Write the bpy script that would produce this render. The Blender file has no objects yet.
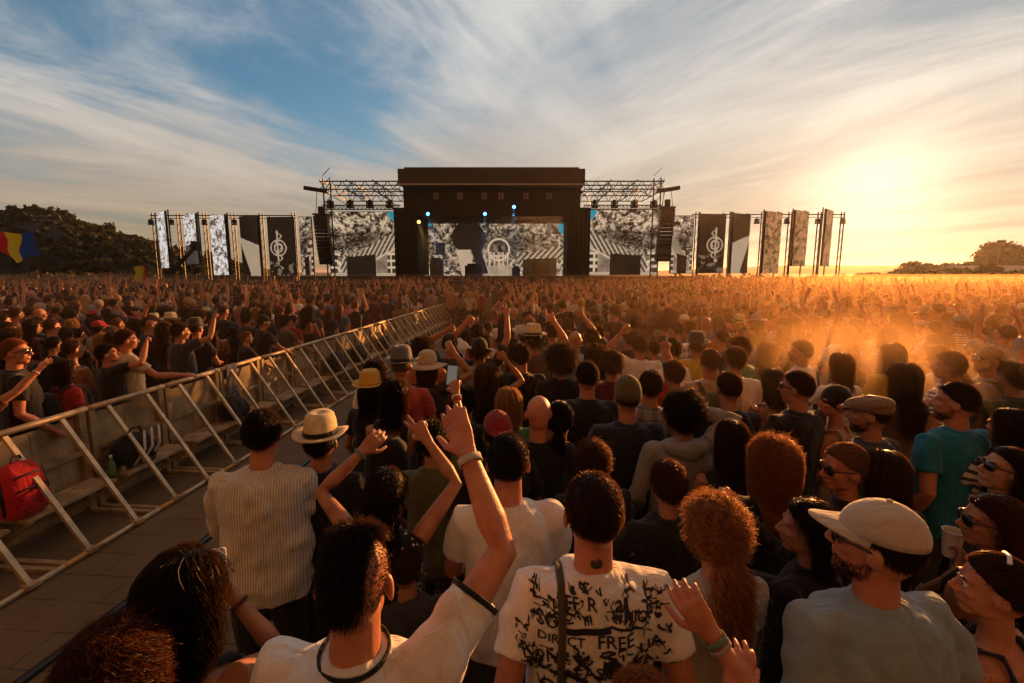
import bpy, math, random
import numpy as np
from mathutils import Vector, Matrix
from mathutils.bvhtree import BVHTree

random.seed(7)
RNG = np.random.default_rng(11)
rad = math.radians
scene = bpy.context.scene
COL = scene.collection

# ------------------------------------------------------------------ camera, sky, sun, exposure
CAM_H = 2.5
FPX = 483.5
PITCH = rad(8.18)
cam_data = bpy.data.cameras.new('camera')
cam = bpy.data.objects.new('camera', cam_data)
COL.objects.link(cam)
cam_data.sensor_width = 36.0
cam_data.lens = FPX / 1024 * 36.0
cam_data.clip_start = 0.05
cam_data.clip_end = 20000
cam.location = (0, 0, CAM_H)
cam.rotation_euler = (math.pi / 2 - PITCH, 0, 0)
scene.camera = cam

scene.view_settings.view_transform = 'Standard'
scene.view_settings.look = 'None'
scene.view_settings.exposure = 1.0
scene.view_settings.gamma = 1.0

SUN_AZ = rad(36.0)
SUN_EL = rad(7.2)
SUN_DIR = Vector((math.sin(SUN_AZ) * math.cos(SUN_EL), math.cos(SUN_AZ) * math.cos(SUN_EL), math.sin(SUN_EL)))
sun_data = bpy.data.lights.new('sun', 'SUN')
sun_data.energy = 5.0
sun_data.angle = rad(0.6)
sun_data.color = (1.0, 0.40, 0.10)
sun = bpy.data.objects.new('sun', sun_data)
COL.objects.link(sun)
sun.rotation_euler = SUN_DIR.to_track_quat('Z', 'Y').to_euler()

world = bpy.data.worlds.new('World')
scene.world = world
world.use_nodes = True


class NT:
    """small helper to wire node trees"""
    def __init__(self, tree):
        self.t = tree
        tree.nodes.clear()

    def n(self, kind, **kw):
        nd = self.t.nodes.new(kind)
        for k, v in kw.items():
            setattr(nd, k, v)
        return nd

    def put(self, sock, v):
        if v is None:
            return
        if isinstance(v, bpy.types.NodeSocket):
            self.t.links.new(v, sock)
        else:
            sock.default_value = v

    def math(self, op, a, b=None, clamp=False):
        nd = self.n('ShaderNodeMath', operation=op)
        nd.use_clamp = clamp
        self.put(nd.inputs[0], a)
        self.put(nd.inputs[1], b)
        return nd.outputs[0]

    def vmath(self, op, a, b=None):
        nd = self.n('ShaderNodeVectorMath', operation=op)
        self.put(nd.inputs[0], a)
        self.put(nd.inputs[1], b)
        return nd.outputs[1] if op in ('DOT_PRODUCT', 'LENGTH') else nd.outputs[0]

    def mix(self, f, a, b, blend='MIX'):
        nd = self.n('ShaderNodeMix', data_type='RGBA', blend_type=blend)
        self.put(nd.inputs[0], f)
        self.put(nd.inputs[6], a)
        self.put(nd.inputs[7], b)
        return nd.outputs[2]

    def ramp(self, f, stops, interp='LINEAR'):
        nd = self.n('ShaderNodeValToRGB')
        cr = nd.color_ramp
        cr.interpolation = interp
        while len(cr.elements) < len(stops):
            cr.elements.new(0.5)
        for e, (p, c) in zip(cr.elements, stops):
            e.position = p
            e.color = c if len(c) == 4 else (*c, 1)
        self.put(nd.inputs[0], f)
        return nd.outputs[0]

    def noise(self, vec, scale, detail=4, rough=0.5, dist=0.0):
        nd = self.n('ShaderNodeTexNoise')
        self.put(nd.inputs['Vector'], vec)
        nd.inputs['Scale'].default_value = scale
        nd.inputs['Detail'].default_value = detail
        nd.inputs['Roughness'].default_value = rough
        nd.inputs['Distortion'].default_value = dist
        return nd.outputs[0]

    def smooth(self, v, a, b):
        nd = self.n('ShaderNodeMapRange', interpolation_type='SMOOTHSTEP')
        self.put(nd.inputs[0], v)
        nd.inputs[1].default_value = a
        nd.inputs[2].default_value = b
        return nd.outputs[0]

    def map(self, vec, scale=(1, 1, 1), rot=(0, 0, 0), loc=(0, 0, 0)):
        nd = self.n('ShaderNodeMapping')
        self.put(nd.inputs[0], vec)
        nd.inputs['Scale'].default_value = scale
        nd.inputs['Rotation'].default_value = rot
        nd.inputs['Location'].default_value = loc
        return nd.outputs[0]


def build_world():
    t = NT(world.node_tree)
    out = t.n('ShaderNodeOutputWorld')
    sky = t.n('ShaderNodeTexSky', sky_type='NISHITA')
    sky.sun_disc = False
    sky.sun_elevation = SUN_EL
    sky.sun_rotation = SUN_AZ
    sky.air_density = 1.0
    sky.dust_density = 0.8
    sky.ozone_density = 1.6
    d = t.n('ShaderNodeTexCoord').outputs['Generated']
    sep = t.n('ShaderNodeSeparateXYZ')
    t.put(sep.inputs[0], d)
    x, y, z = sep.outputs
    zc = t.math('MAXIMUM', z, 0.0)
    den = t.math('ADD', zc, 0.16)
    comb = t.n('ShaderNodeCombineXYZ')
    t.put(comb.inputs[0], t.math('DIVIDE', x, den))
    t.put(comb.inputs[1], t.math('DIVIDE', y, den))
    p = comb.outputs[0]
    # thin cirrus drawn out along the wind (towards the stage), on a plane high above
    p1 = t.map(t.map(p, (1, 1, 1), (0, 0, rad(WIND))), (1.0, 0.36, 1), (0, 0, 0), OFF1)
    w = t.noise(p1, 1.5, 9, 0.62, 0.7)
    p2 = t.map(t.map(p, (1, 1, 1), (0, 0, rad(-WIND))), (1.0, 0.26, 1), (0, 0, 0), OFF2)
    w2 = t.noise(p2, 2.3, 8, 0.62, 0.5)
    p3 = t.map(p, (1.0, 0.7, 1), (0, 0, 0), OFF3)
    big = t.noise(p3, 0.75, 3, 0.5, 0.3)
    rgt = t.smooth(x, -0.25, 0.45)
    wr = t.math('MULTIPLY', w2, rgt)
    wl = t.math('MULTIPLY', w, t.math('SUBTRACT', 1.0, rgt))
    ww = t.math('ADD', wl, wr)
    c = t.math('ADD', t.math('MULTIPLY', ww, 1.15), t.math('MULTIPLY', t.noise(t.map(p, (1.0, 0.6, 1), (0, 0, 0.3), OFF2), 5.0, 7, 0.6, 0.8), 0.25))
    c = t.math('ADD', c, t.math('MULTIPLY', big, 0.7))
    # the veil thickens towards the sun
    sd = t.vmath('DOT_PRODUCT', d, tuple(SUN_DIR))
    c = t.math('ADD', c, t.math('MULTIPLY', t.smooth(sd, 0.55, 1.0), 0.22))
    low = t.smooth(z, 0.34, 0.0)
    c = t.math('ADD', c, t.math('MULTIPLY', low, 0.36))
    cloud = t.smooth(c, 0.86, 1.32)
    # colours of the air and of the sunlit cirrus
    s0 = t.mix(1.0, sky.outputs[0], (SKY_GAIN[0], SKY_GAIN[1], SKY_GAIN[2], 1), 'MULTIPLY')
    sdc = t.math('MAXIMUM', sd, 0.0)
    s0 = t.mix(t.math('MULTIPLY', t.math('POWER', sdc, 3.0), 0.9), s0, (2.0, 2.35, 2.7, 1))
    glow1 = t.math('POWER', sdc, 9.0)
    glow2 = t.math('POWER', sdc, 30.0)
    glow3 = t.math('POWER', sdc, 260.0)
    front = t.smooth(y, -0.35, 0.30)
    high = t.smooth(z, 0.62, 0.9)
    ccol = t.mix(t.smooth(z, 0.0, 0.40), (3.6, 2.5, 1.5, 1), (5.2, 5.2, 5.1, 1))
    ccol = t.mix(glow1, ccol, t.mix(t.smooth(z, 0.05, 0.42), (5.9, 4.9, 3.4, 1), (5.7, 5.7, 5.4, 1)))
    shade = t.ramp(ww, [(0.35, (0.72, 0.72, 0.74)), (0.65, (1.22, 1.2, 1.16))])
    ccol = t.mix(1.0, ccol, shade, 'MULTIPLY')
    s1 = t.mix(t.math('MULTIPLY', cloud, 0.9), s0, ccol)
    # sky behind the camera and overhead: copper fill added to light people's backs
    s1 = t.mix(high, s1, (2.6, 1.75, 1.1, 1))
    s1 = t.mix(front, (REAR_FILL[0], REAR_FILL[1], REAR_FILL[2], 1), s1)
    s2 = t.mix(1.0, s1, t.mix(glow2, (0, 0, 0, 1), (0.8, 0.75, 0.6, 1)), 'ADD')
    s2 = t.mix(1.0, s2, t.mix(glow3, (0, 0, 0, 1), (5.0, 4.0, 2.6, 1)), 'ADD')
    bg = t.n('ShaderNodeBackground')
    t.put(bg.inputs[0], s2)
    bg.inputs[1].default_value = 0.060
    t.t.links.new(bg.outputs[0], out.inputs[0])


SKY_GAIN = (0.64, 1.08, 1.28)
REAR_FILL = (3.2, 1.30, 0.48)
OFF1, OFF2, OFF3 = (4.852, 2.603, 0), (0.27, 5.883, 0), (1.89, 2.315, 0)
WIND = 34
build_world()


# ------------------------------------------------------------------ picture geometry
def ray(px, py):
    return Vector(((px - 512) / FPX,
                   math.cos(PITCH) + math.sin(PITCH) * (341.5 - py) / FPX,
                   -math.sin(PITCH) + math.cos(PITCH) * (341.5 - py) / FPX))


def at(px, py, Y):
    r = ray(px, py)
    k = Y / r.y
    return Vector((r.x * k, Y, CAM_H + r.z * k))


def at_z(px, py, Z):
    r = ray(px, py)
    k = (Z - CAM_H) / r.z
    return Vector((r.x * k, r.y * k, Z))


def to_px(p):
    x, y, z = p[0], p[1], p[2] - CAM_H
    f = y * math.cos(PITCH) - z * math.sin(PITCH)
    u = y * math.sin(PITCH) + z * math.cos(PITCH)
    if f < 0.05:
        return (-9999, -9999)
    return (512 + FPX * x / f, 341.5 - FPX * u / f)


# ------------------------------------------------------------------ mesh helpers
class MB:
    """collects verts and faces; build() links them as one mesh object"""
    def __init__(self):
        self.v, self.f, self.fm, self.m = [], [], [], 0

    def add(self, vs, fs):
        o = len(self.v)
        self.v.extend([tuple(map(float, q)) for q in vs])
        self.f.extend([tuple(i + o for i in q) for q in fs])
        self.fm.extend([self.m] * len(fs))

    def box(self, c, s, rz=0.0, R=None):
        M = R if R is not None else Matrix.Rotation(rz, 3, 'Z')
        vs = []
        for k in range(8):
            q = Vector(((k & 1) - .5, ((k >> 1) & 1) - .5, ((k >> 2) & 1) - .5))
            q = M @ Vector((q.x * s[0], q.y * s[1], q.z * s[2]))
            vs.append(q + Vector(c))
        self.add(vs, [(0, 2, 3, 1), (4, 5, 7, 6), (0, 1, 5, 4), (2, 6, 7, 3), (0, 4, 6, 2), (1, 3, 7, 5)])

    def beam(self, a, b, w, h=None, up=(0, 0, 1)):
        a, b = Vector(a), Vector(b)
        d = (b - a)
        L = d.length
        d.normalize()
        u = Vector(up)
        s = d.cross(u)
        if s.length < 1e-4:
            s = d.cross(Vector((0, 1, 0)))
        s.normalize()
        u = s.cross(d)
        R = Matrix((s, d, u)).transposed()
        self.box((a + b) / 2, (w, L, h or w), R=R)

    def loft(self, rings, n=16, sup=2.0):
        """rings: (centre, u, v) with u, v the half axes"""
        o = len(self.v)
        vs, fs = [], []
        for c, u, v in rings:
            c, u, v = Vector(c), Vector(u), Vector(v)
            for k in range(n):
                t = 2 * math.pi * k / n
                ct, st = math.cos(t), math.sin(t)
                if sup != 2.0:
                    ct = math.copysign(abs(ct) ** (2 / sup), ct)
                    st = math.copysign(abs(st) ** (2 / sup), st)
                vs.append(c + u * ct + v * st)
        m = len(rings)
        for i in range(m - 1):
            for k in range(n):
                k2 = (k + 1) % n
                fs.append((i * n + k, i * n + k2, (i + 1) * n + k2, (i + 1) * n + k))
        fs.append(tuple(reversed(range(n))))
        fs.append(tuple(range((m - 1) * n, m * n)))
        self.add(vs, fs)

    def tube(self, pts, rs, n=10, flat=None, ref=(0.13, 0.2, 1)):
        pts = [Vector(q) for q in pts]
        m = len(pts)
        if isinstance(rs, (int, float)):
            rs = [rs] * m
        rings = []
        u = None
        for i in range(m):
            d = (pts[min(i + 1, m - 1)] - pts[max(i - 1, 0)]).normalized()
            if u is None:
                u = Vector(ref) - d * d.dot(Vector(ref))
                if u.length < 1e-3:
                    u = Vector((1, 0, 0)) - d * d.x
            else:
                u = u - d * d.dot(u)
            u.normalize()
            w = d.cross(u)
            r = rs[i]
            a, b = (r, r) if not isinstance(r, tuple) else r
            rings.append((pts[i], u * a, w * b))
        self.loft(rings, n)

    def ball(self, c, r, R=None, n=14, m=9):
        if isinstance(r, (int, float)):
            r = (r, r, r)
        c = Vector(c)
        vs, fs = [], []
        for i in range(1, m):
            a = math.pi * i / m
            for k in range(n):
                t = 2 * math.pi * k / n
                q = Vector((r[0] * math.sin(a) * math.cos(t), r[1] * math.sin(a) * math.sin(t), r[2] * math.cos(a)))
                vs.append(c + (R @ q if R is not None else q))
        for z in (1, -1):
            q = Vector((0, 0, r[2] * z))
            vs.append(c + (R @ q if R is not None else q))
        T, B = len(vs) - 2, len(vs) - 1
        for i in range(m - 2):
            for k in range(n):
                k2 = (k + 1) % n
                fs.append((i * n + k, (i + 1) * n + k, (i + 1) * n + k2, i * n + k2))
        for k in range(n):
            k2 = (k + 1) % n
            fs.append((T, k, k2))
            fs.append((B, (m - 2) * n + k2, (m - 2) * n + k))
        self.add(vs, fs)

    def mesh(self, name='m', smooth=False, mats=()):
        me = bpy.data.meshes.new(name)
        me.from_pydata(self.v, [], self.f)
        for m_ in mats:
            me.materials.append(m_)
        if self.m or any(self.fm):
            me.polygons.foreach_set('material_index', self.fm)
        if smooth:
            me.polygons.foreach_set('use_smooth', [True] * len(me.polygons))
        me.update()
        return me

    def build(self, name, mat, parent=None, smooth=False, M=None):
        mats = mat if isinstance(mat, (list, tuple)) else (mat,)
        return link(name, self.mesh(name, smooth, mats), parent, M)


def link(name, me, parent=None, M=None, color=None):
    o = bpy.data.objects.new(name, me)
    COL.objects.link(o)
    if parent is not None:
        o.parent = parent
    if M is not None:
        o.matrix_local = M
    if color is not None:
        o.color = (*color[:3], 1)
    return o


def empty(name, loc=(0, 0, 0), rz=0.0):
    o = bpy.data.objects.new(name, None)
    COL.objects.link(o)
    o.location = loc
    o.rotation_euler = (0, 0, rz)
    return o


LABELS = set()


def tag(o, label, cat, group=None, kind=None):
    o['label'] = label
    o['category'] = cat
    LABELS.add(label)
    if group:
        o['group'] = group
    if kind:
        o['kind'] = kind
    return o


def struct(o, kind='structure', label=None):
    o['kind'] = kind
    if label:
        o['label'] = label
    return o


def grid_mesh(name, P, mat, smooth=True, colors=None):
    """P: (ny, nx, 3) array; colours per face (ny-1, nx-1, 3)"""
    ny, nx = P.shape[:2]
    idx = np.arange(ny * nx).reshape(ny, nx)
    q = np.stack([idx[:-1, :-1], idx[:-1, 1:], idx[1:, 1:], idx[1:, :-1]], -1).reshape(-1, 4)
    return raw_mesh(name, P.reshape(-1, 3), q, mat, smooth, None if colors is None else colors.reshape(-1, 3))


def raw_mesh(name, V, Q, mat=None, smooth=False, fcol=None, vattr=None):
    me = bpy.data.meshes.new(name)
    V = np.ascontiguousarray(V, np.float32)
    Q = np.ascontiguousarray(Q, np.int32)
    nq, k = Q.shape
    me.vertices.add(len(V))
    me.vertices.foreach_set('co', V.ravel())
    me.loops.add(nq * k)
    me.loops.foreach_set('vertex_index', Q.ravel())
    me.polygons.add(nq)
    me.polygons.foreach_set('loop_start', np.arange(0, nq * k, k, dtype=np.int32))
    me.polygons.foreach_set('loop_total', np.full(nq, k, np.int32))
    if smooth:
        me.polygons.foreach_set('use_smooth', np.ones(nq, bool))
    me.update(calc_edges=True)
    if fcol is not None:
        at_ = me.attributes.new('tint', 'FLOAT_COLOR', 'FACE')
        c = np.ones((nq, 4), np.float32)
        c[:, :3] = fcol
        at_.data.foreach_set('color', c.ravel())
    if vattr is not None:
        at_ = me.attributes.new('strand', 'FLOAT', 'POINT')
        at_.data.foreach_set('value', np.ascontiguousarray(vattr, np.float32))
    if mat is not None:
        me.materials.append(mat)
    return me


def coords(me):
    a = np.empty(len(me.vertices) * 3, np.float32)
    me.vertices.foreach_get('co', a)
    return a.reshape(-1, 3)


def normals(me):
    a = np.empty(len(me.vertices) * 3, np.float32)
    me.vertices.foreach_get('normal', a)
    return a.reshape(-1, 3)


def remesh(mb, voxel, smooth_it=2, factor=0.5):
    """union of the collected solids as one continuous surface"""
    me = mb.mesh('raw')
    o = bpy.data.objects.new('raw', me)
    COL.objects.link(o)
    md = o.modifiers.new('r', 'REMESH')
    md.mode = 'VOXEL'
    md.voxel_size = voxel
    md.use_smooth_shade = True
    if smooth_it:
        ms = o.modifiers.new('s', 'SMOOTH')
        ms.factor = factor
        ms.iterations = smooth_it
    dg = bpy.context.evaluated_depsgraph_get()
    new = bpy.data.meshes.new_from_object(o.evaluated_get(dg))
    bpy.data.objects.remove(o)
    bpy.data.meshes.remove(me)
    return new


def wobble(P, scale, seed):
    """smooth pseudo noise in numpy, about -1..1"""
    r = np.random.default_rng(seed)
    out = np.zeros(len(P))
    Q = P + 0.35 / scale * np.sin(P[:, [1, 2, 0]] * scale * 0.7 + r.uniform(0, 6, 3))
    for k in range(7):
        d = r.normal(size=3)
        d /= np.linalg.norm(d)
        out += np.sin(Q @ d * scale * r.uniform(0.7, 1.6) + r.uniform(0, 6.28))
    return out / 3.2


# ------------------------------------------------------------------ materials
def new_mat(name):
    m = bpy.data.materials.new(name)
    m.use_nodes = True
    return m, NT(m.node_tree)


def finish(t, shader):
    o = t.n('ShaderNodeOutputMaterial')
    t.t.links.new(shader, o.inputs[0])


def principled(t, color, rough=0.6, metal=0.0, spec=0.5, bump=None, bstr=0.3, bdist=0.01, sheen=0.0):
    b = t.n('ShaderNodeBsdfPrincipled')
    t.put(b.inputs['Base Color'], color if isinstance(color, bpy.types.NodeSocket) else (*color[:3], 1))
    t.put(b.inputs['Roughness'], rough)
    b.inputs['Metallic'].default_value = metal
    b.inputs['Specular IOR Level'].default_value = spec
    if sheen:
        b.inputs['Sheen Weight'].default_value = sheen
    if bump is not None:
        bn = t.n('ShaderNodeBump')
        bn.inputs['Strength'].default_value = bstr
        bn.inputs['Distance'].default_value = bdist
        t.put(bn.inputs['Height'], bump)
        t.put(b.inputs['Normal'], bn.outputs[0])
    return b.outputs[0]


def mat_plain(name, color, rough=0.6, metal=0.0, var=0.25, scale=6.0, spec=0.4, bstr=0.15, coord='Object'):
    m, t = new_mat(name)
    c = t.n('ShaderNodeTexCoord').outputs[coord]
    n = t.noise(c, scale, 6, 0.6)
    lo = tuple(v * (1 - var) for v in color[:3])
    hi = tuple(min(1, v * (1 + var)) for v in color[:3])
    col = t.ramp(n, [(0.3, lo), (0.7, hi)])
    fine = t.noise(c, scale * 9, 3, 0.6)
    r = t.math('ADD', t.math('MULTIPLY', n, 0.25), rough - 0.12)
    finish(t, principled(t, col, r, metal, spec, fine, bstr, 0.004))
    return m


def mat_emit(name, color, strength):
    m, t = new_mat(name)
    e = t.n('ShaderNodeEmission')
    e.inputs[0].default_value = (*color, 1)
    e.inputs[1].default_value = strength
    finish(t, e.outputs[0])
    return m


def mat_skin():
    m, t = new_mat('skin')
    col = t.n('ShaderNodeObjectInfo').outputs['Color']
    c = t.n('ShaderNodeTexCoord').outputs['Object']
    n = t.noise(c, 14, 5, 0.6)
    base = t.mix(1.0, col, t.ramp(n, [(0.3, (0.76, 0.64, 0.60)), (0.7, (1.16, 1.14, 1.12))]), 'MULTIPLY')
    fine = t.math('ADD', t.noise(c, 150, 3, 0.7), t.math('MULTIPLY', t.noise(t.map(c, (1, 1, .4)), 38, 4, 0.6), 1.2))
    p = principled(t, base, 0.46, 0, 0.45, fine, 0.35, 0.004)
    tr = t.n('ShaderNodeBsdfTranslucent')
    t.put(tr.inputs[0], t.mix(1.0, base, (1.0, 0.35, 0.2, 1), 'MULTIPLY'))
    mx = t.n('ShaderNodeMixShader')
    mx.inputs[0].default_value = 0.12
    t.t.links.new(p, mx.inputs[1])
    t.t.links.new(tr.outputs[0], mx.inputs[2])
    finish(t, mx.outputs[0])
    return m


def mat_hair():
    m, t = new_mat('hair')
    col = t.n('ShaderNodeObjectInfo').outputs['Color']
    a = t.n('ShaderNodeAttribute')
    a.attribute_name = 'strand'
    base = t.mix(1.0, col, t.ramp(a.outputs['Fac'], [(0.0, (0.35, 0.33, 0.31)), (1.0, (1.5, 1.4, 1.25))]), 'MULTIPLY')
    p = principled(t, base, 0.42, 0, 0.22)
    tr = t.n('ShaderNodeBsdfTranslucent')
    bw = t.n('ShaderNodeRGBToBW')
    t.put(bw.inputs[0], col)
    lum = t.math('ADD', t.math('MULTIPLY', bw.outputs[0], 5.0), 0.03)
    t.put(tr.inputs[0], t.mix(t.math('MINIMUM', lum, 0.32), base, (0.85, 0.34, 0.10, 1)))
    mx = t.n('ShaderNodeMixShader')
    mx.inputs[0].default_value = 0.5
    t.t.links.new(p, mx.inputs[1])
    t.t.links.new(tr.outputs[0], mx.inputs[2])
    finish(t, mx.outputs[0])
    return m


def mat_cloth(name='cloth', pattern=None):
    m, t = new_mat(name)
    col = t.n('ShaderNodeObjectInfo').outputs['Color']
    c = t.n('ShaderNodeTexCoord').outputs['Object']
    n = t.noise(c, 5, 5, 0.6)
    base = t.mix(1.0, col, t.ramp(n, [(0.25, (0.78, 0.77, 0.76)), (0.75, (1.1, 1.1, 1.1))]), 'MULTIPLY')
    sep = t.n('ShaderNodeSeparateXYZ')
    t.put(sep.inputs[0], c)
    x, y, z = sep.outputs
    if pattern in ('stripes', 'stripes_fine', 'pinstripe'):
        f = {'stripes': 190.0, 'stripes_fine': 120, 'pinstripe': 520.0}[pattern]
        axis = x if pattern == 'pinstripe' else z
        s = t.math('SINE', t.math('MULTIPLY', axis, f))
        s = t.smooth(s, 0.1, 0.3)
        dark = {'stripes': (0.06, 0.05, 0.05, 1), 'stripes_fine': (0.05, 0.05, 0.07, 1), 'pinstripe': (0.62, 0.6, 0.58, 1)}[pattern]
        base = t.mix(s, base, t.mix(1.0, base, dark, 'MULTIPLY') if pattern == 'pinstripe' else dark)
    if pattern == 'plaid':
        s1 = t.smooth(t.math('SINE', t.math('MULTIPLY', x, 60)), 0.2, 0.4)
        s2 = t.smooth(t.math('SINE', t.math('MULTIPLY', z, 60)), 0.2, 0.4)
        base = t.mix(t.math('MULTIPLY', t.math('ADD', s1, s2), 0.42), base, (0.03, 0.035, 0.05, 1))
    if pattern == 'dots':
        v = t.n('ShaderNodeTexVoronoi')
        v.inputs['Scale'].default_value = 34
        t.put(v.inputs['Vector'], c)
        base = t.mix(t.smooth(v.outputs['Distance'], 0.26, 0.2), base, (0.6, 0.55, 0.5, 1))
    if pattern == 'blotch':
        base = t.mix(t.smooth(t.noise(c, 20, 3, 0.6, 1.5), 0.56, 0.6), base, (0.02, 0.012, 0.012, 1))
    if pattern == 'floral':
        base = t.mix(t.smooth(t.noise(c, 22, 3, 0.6, 1.2), 0.55, 0.6), base, (0.5, 0.4, 0.33, 1))
    fold = t.noise(t.map(c, (1.4, 1.4, 0.5), (0.3, 0.2, 0.4)), 9, 3, 0.5, 1.0)
    weave = t.noise(c, 420, 2, 0.6)
    h = t.math('ADD', fold, t.math('MULTIPLY', weave, 0.05))
    p = principled(t, base, 0.85, 0, 0.2, h, 0.75, 0.035, sheen=0.15)
    finish(t, p)
    return m


def mat_foliage(name, a, b):
    m, t = new_mat(name)
    c = t.n('ShaderNodeTexCoord').outputs['Object']
    n = t.noise(c, 0.5, 6, 0.7)
    col = t.ramp(n, [(0.3, a), (0.7, b)])
    p = principled(t, col, 0.7, 0, 0.2)
    tr = t.n('ShaderNodeBsdfTranslucent')
    t.put(tr.inputs[0], col)
    mx = t.n('ShaderNodeMixShader')
    mx.inputs[0].default_value = 0.3
    t.t.links.new(p, mx.inputs[1])
    t.t.links.new(tr.outputs[0], mx.inputs[2])
    finish(t, mx.outputs[0])
    return m


def mat_screen(strength):
    m, t = new_mat('led_panel')
    a = t.n('ShaderNodeAttribute')
    a.attribute_name = 'tint'
    e = t.n('ShaderNodeEmission')
    t.put(e.inputs[0], a.outputs['Color'])
    e.inputs[1].default_value = strength
    g = t.n('ShaderNodeBsdfPrincipled')
    g.inputs['Base Color'].default_value = (0.02, 0.02, 0.02, 1)
    g.inputs['Roughness'].default_value = 0.5
    ad = t.n('ShaderNodeAddShader')
    t.t.links.new(e.outputs[0], ad.inputs[0])
    t.t.links.new(g.outputs[0], ad.inputs[1])
    finish(t, ad.outputs[0])
    return m


def mat_flag():
    m, t = new_mat('flag_cloth')
    a = t.n('ShaderNodeAttribute')
    a.attribute_name = 'tint'
    p = principled(t, a.outputs['Color'], 0.8, 0, 0.2)
    tr = t.n('ShaderNodeBsdfTranslucent')
    t.put(tr.inputs[0], a.outputs['Color'])
    mx = t.n('ShaderNodeMixShader')
    mx.inputs[0].default_value = 0.5
    t.t.links.new(p, mx.inputs[1])
    t.t.links.new(tr.outputs[0], mx.inputs[2])
    finish(t, mx.outputs[0])
    return m


def mat_tint(name='painted', rough=0.8):
    m, t = new_mat(name)
    a = t.n('ShaderNodeAttribute')
    a.attribute_name = 'tint'
    finish(t, principled(t, a.outputs['Color'], rough, 0, 0.25))
    return m


M = {
    'skin': mat_skin(), 'hair': mat_hair(), 'cloth': mat_cloth(),
    'stripes': mat_cloth('striped_cloth', 'stripes'), 'stripes_fine': mat_cloth('striped_jersey', 'stripes_fine'),
    'pinstripe': mat_cloth('ribbed_cloth', 'pinstripe'), 'plaid': mat_cloth('plaid_cloth', 'plaid'),
    'dots': mat_cloth('dotted_cloth', 'dots'), 'floral': mat_cloth('floral_cloth', 'floral'), 'blotch': mat_cloth('blotched_cloth', 'blotch'),
    'black': mat_plain('black_steel', (0.012, 0.011, 0.011), 0.6),
    'dark': mat_plain('dark_cladding', (0.006, 0.005, 0.005), 0.6),
    'roof': mat_plain('roof_membrane', (0.055, 0.048, 0.042), 0.7),
    'truss': mat_plain('truss_steel', (0.06, 0.055, 0.05), 0.5, 0.4),
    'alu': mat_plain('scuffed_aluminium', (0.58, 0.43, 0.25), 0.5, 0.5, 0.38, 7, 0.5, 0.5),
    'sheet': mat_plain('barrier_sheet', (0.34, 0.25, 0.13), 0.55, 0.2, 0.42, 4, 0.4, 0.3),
    'white_plastic': mat_plain('white_plastic', (0.7, 0.7, 0.68), 0.4),
    'black_plastic': mat_plain('black_plastic', (0.015, 0.015, 0.016), 0.35),
    'lens': mat_plain('dark_lens', (0.01, 0.008, 0.008), 0.12, 0, 0.1, 6, 0.6, 0.0),
    'eye': mat_plain('eyeball', (0.6, 0.56, 0.5), 0.2),
    'straw': mat_plain('straw', (0.62, 0.5, 0.30), 0.8, 0, 0.25, 30, 0.2, 0.6),
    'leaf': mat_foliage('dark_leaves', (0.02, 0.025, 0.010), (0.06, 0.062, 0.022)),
    'leaf_warm': mat_foliage('dry_leaves', (0.05, 0.04, 0.012), (0.12, 0.085, 0.03)),
    'bark': mat_plain('bark', (0.06, 0.045, 0.03), 0.9),
    'tint': mat_tint(), 'flag': mat_flag(),
}

# ------------------------------------------------------------------ the setting
BAR_K = 0.0838                      # the barrier line: x = BAR_K * y + offset
BAR_TOP, BAR_BASE, CROWD_EDGE = -4.80, -4.11, -1.75


def ground_material():
    m, t = new_mat('trampled_ground')
    c = t.n('ShaderNodeTexCoord').outputs['Object']
    big = t.noise(c, 0.35, 6, 0.65)
    mid = t.noise(c, 3.0, 6, 0.65)
    fine = t.noise(c, 45, 4, 0.7)
    col = t.mix(big, (0.07, 0.05, 0.033, 1), (0.15, 0.115, 0.078, 1))
    col = t.mix(t.math('MULTIPLY', t.smooth(mid, 0.45, 0.7), 0.5), col, (0.19, 0.15, 0.10, 1))
    col = t.mix(t.math('MULTIPLY', t.smooth(fine, 0.5, 0.75), 0.5), col, (0.04, 0.03, 0.02, 1))
    h = t.math('ADD', t.math('MULTIPLY', mid, 0.6), t.math('MULTIPLY', fine, 0.4))
    finish(t, principled(t, col, 0.92, 0, 0.2, h, 0.6, 0.03))
    return m


def lane_material():
    """square trackway panels laid on the ground: joints, dust and scrapes"""
    m, t = new_mat('trackway')
    c = t.map(t.n('ShaderNodeTexCoord').outputs['Object'], (1, 1, 1), (0, 0, rad(4.8)))
    br = t.n('ShaderNodeTexBrick')
    br.offset = 0.5
    br.inputs['Scale'].default_value = 1.0
    br.inputs['Mortar Size'].default_value = 0.007
    br.inputs['Brick Width'].default_value = 0.62
    br.inputs['Row Height'].default_value = 0.31
    br.inputs['Color1'].default_value = (0.125, 0.084, 0.042, 1)
    br.inputs['Color2'].default_value = (0.145, 0.098, 0.052, 1)
    br.inputs['Mortar'].default_value = (0.06, 0.044, 0.028, 1)
    t.put(br.inputs['Vector'], t.vmath('ADD', c, t.vmath('MULTIPLY', t.n('ShaderNodeTexNoise').outputs['Color'], (0.02, 0.02, 0))))
    n = t.noise(c, 1.6, 7, 0.7)
    f = t.noise(c, 40, 4, 0.7)
    col = t.mix(t.smooth(n, 0.4, 0.7), br.outputs['Color'], (0.165, 0.115, 0.062, 1))
    col = t.mix(t.math('MULTIPLY', t.smooth(f, 0.5, 0.8), 0.55), col, (0.05, 0.038, 0.025, 1))
    h = t.math('ADD', t.math('MULTIPLY', br.outputs['Fac'], -0.6), t.math('MULTIPLY', f, 0.3))
    finish(t, principled(t, col, 0.8, 0, 0.3, h, 0.5, 0.02))
    return m


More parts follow.
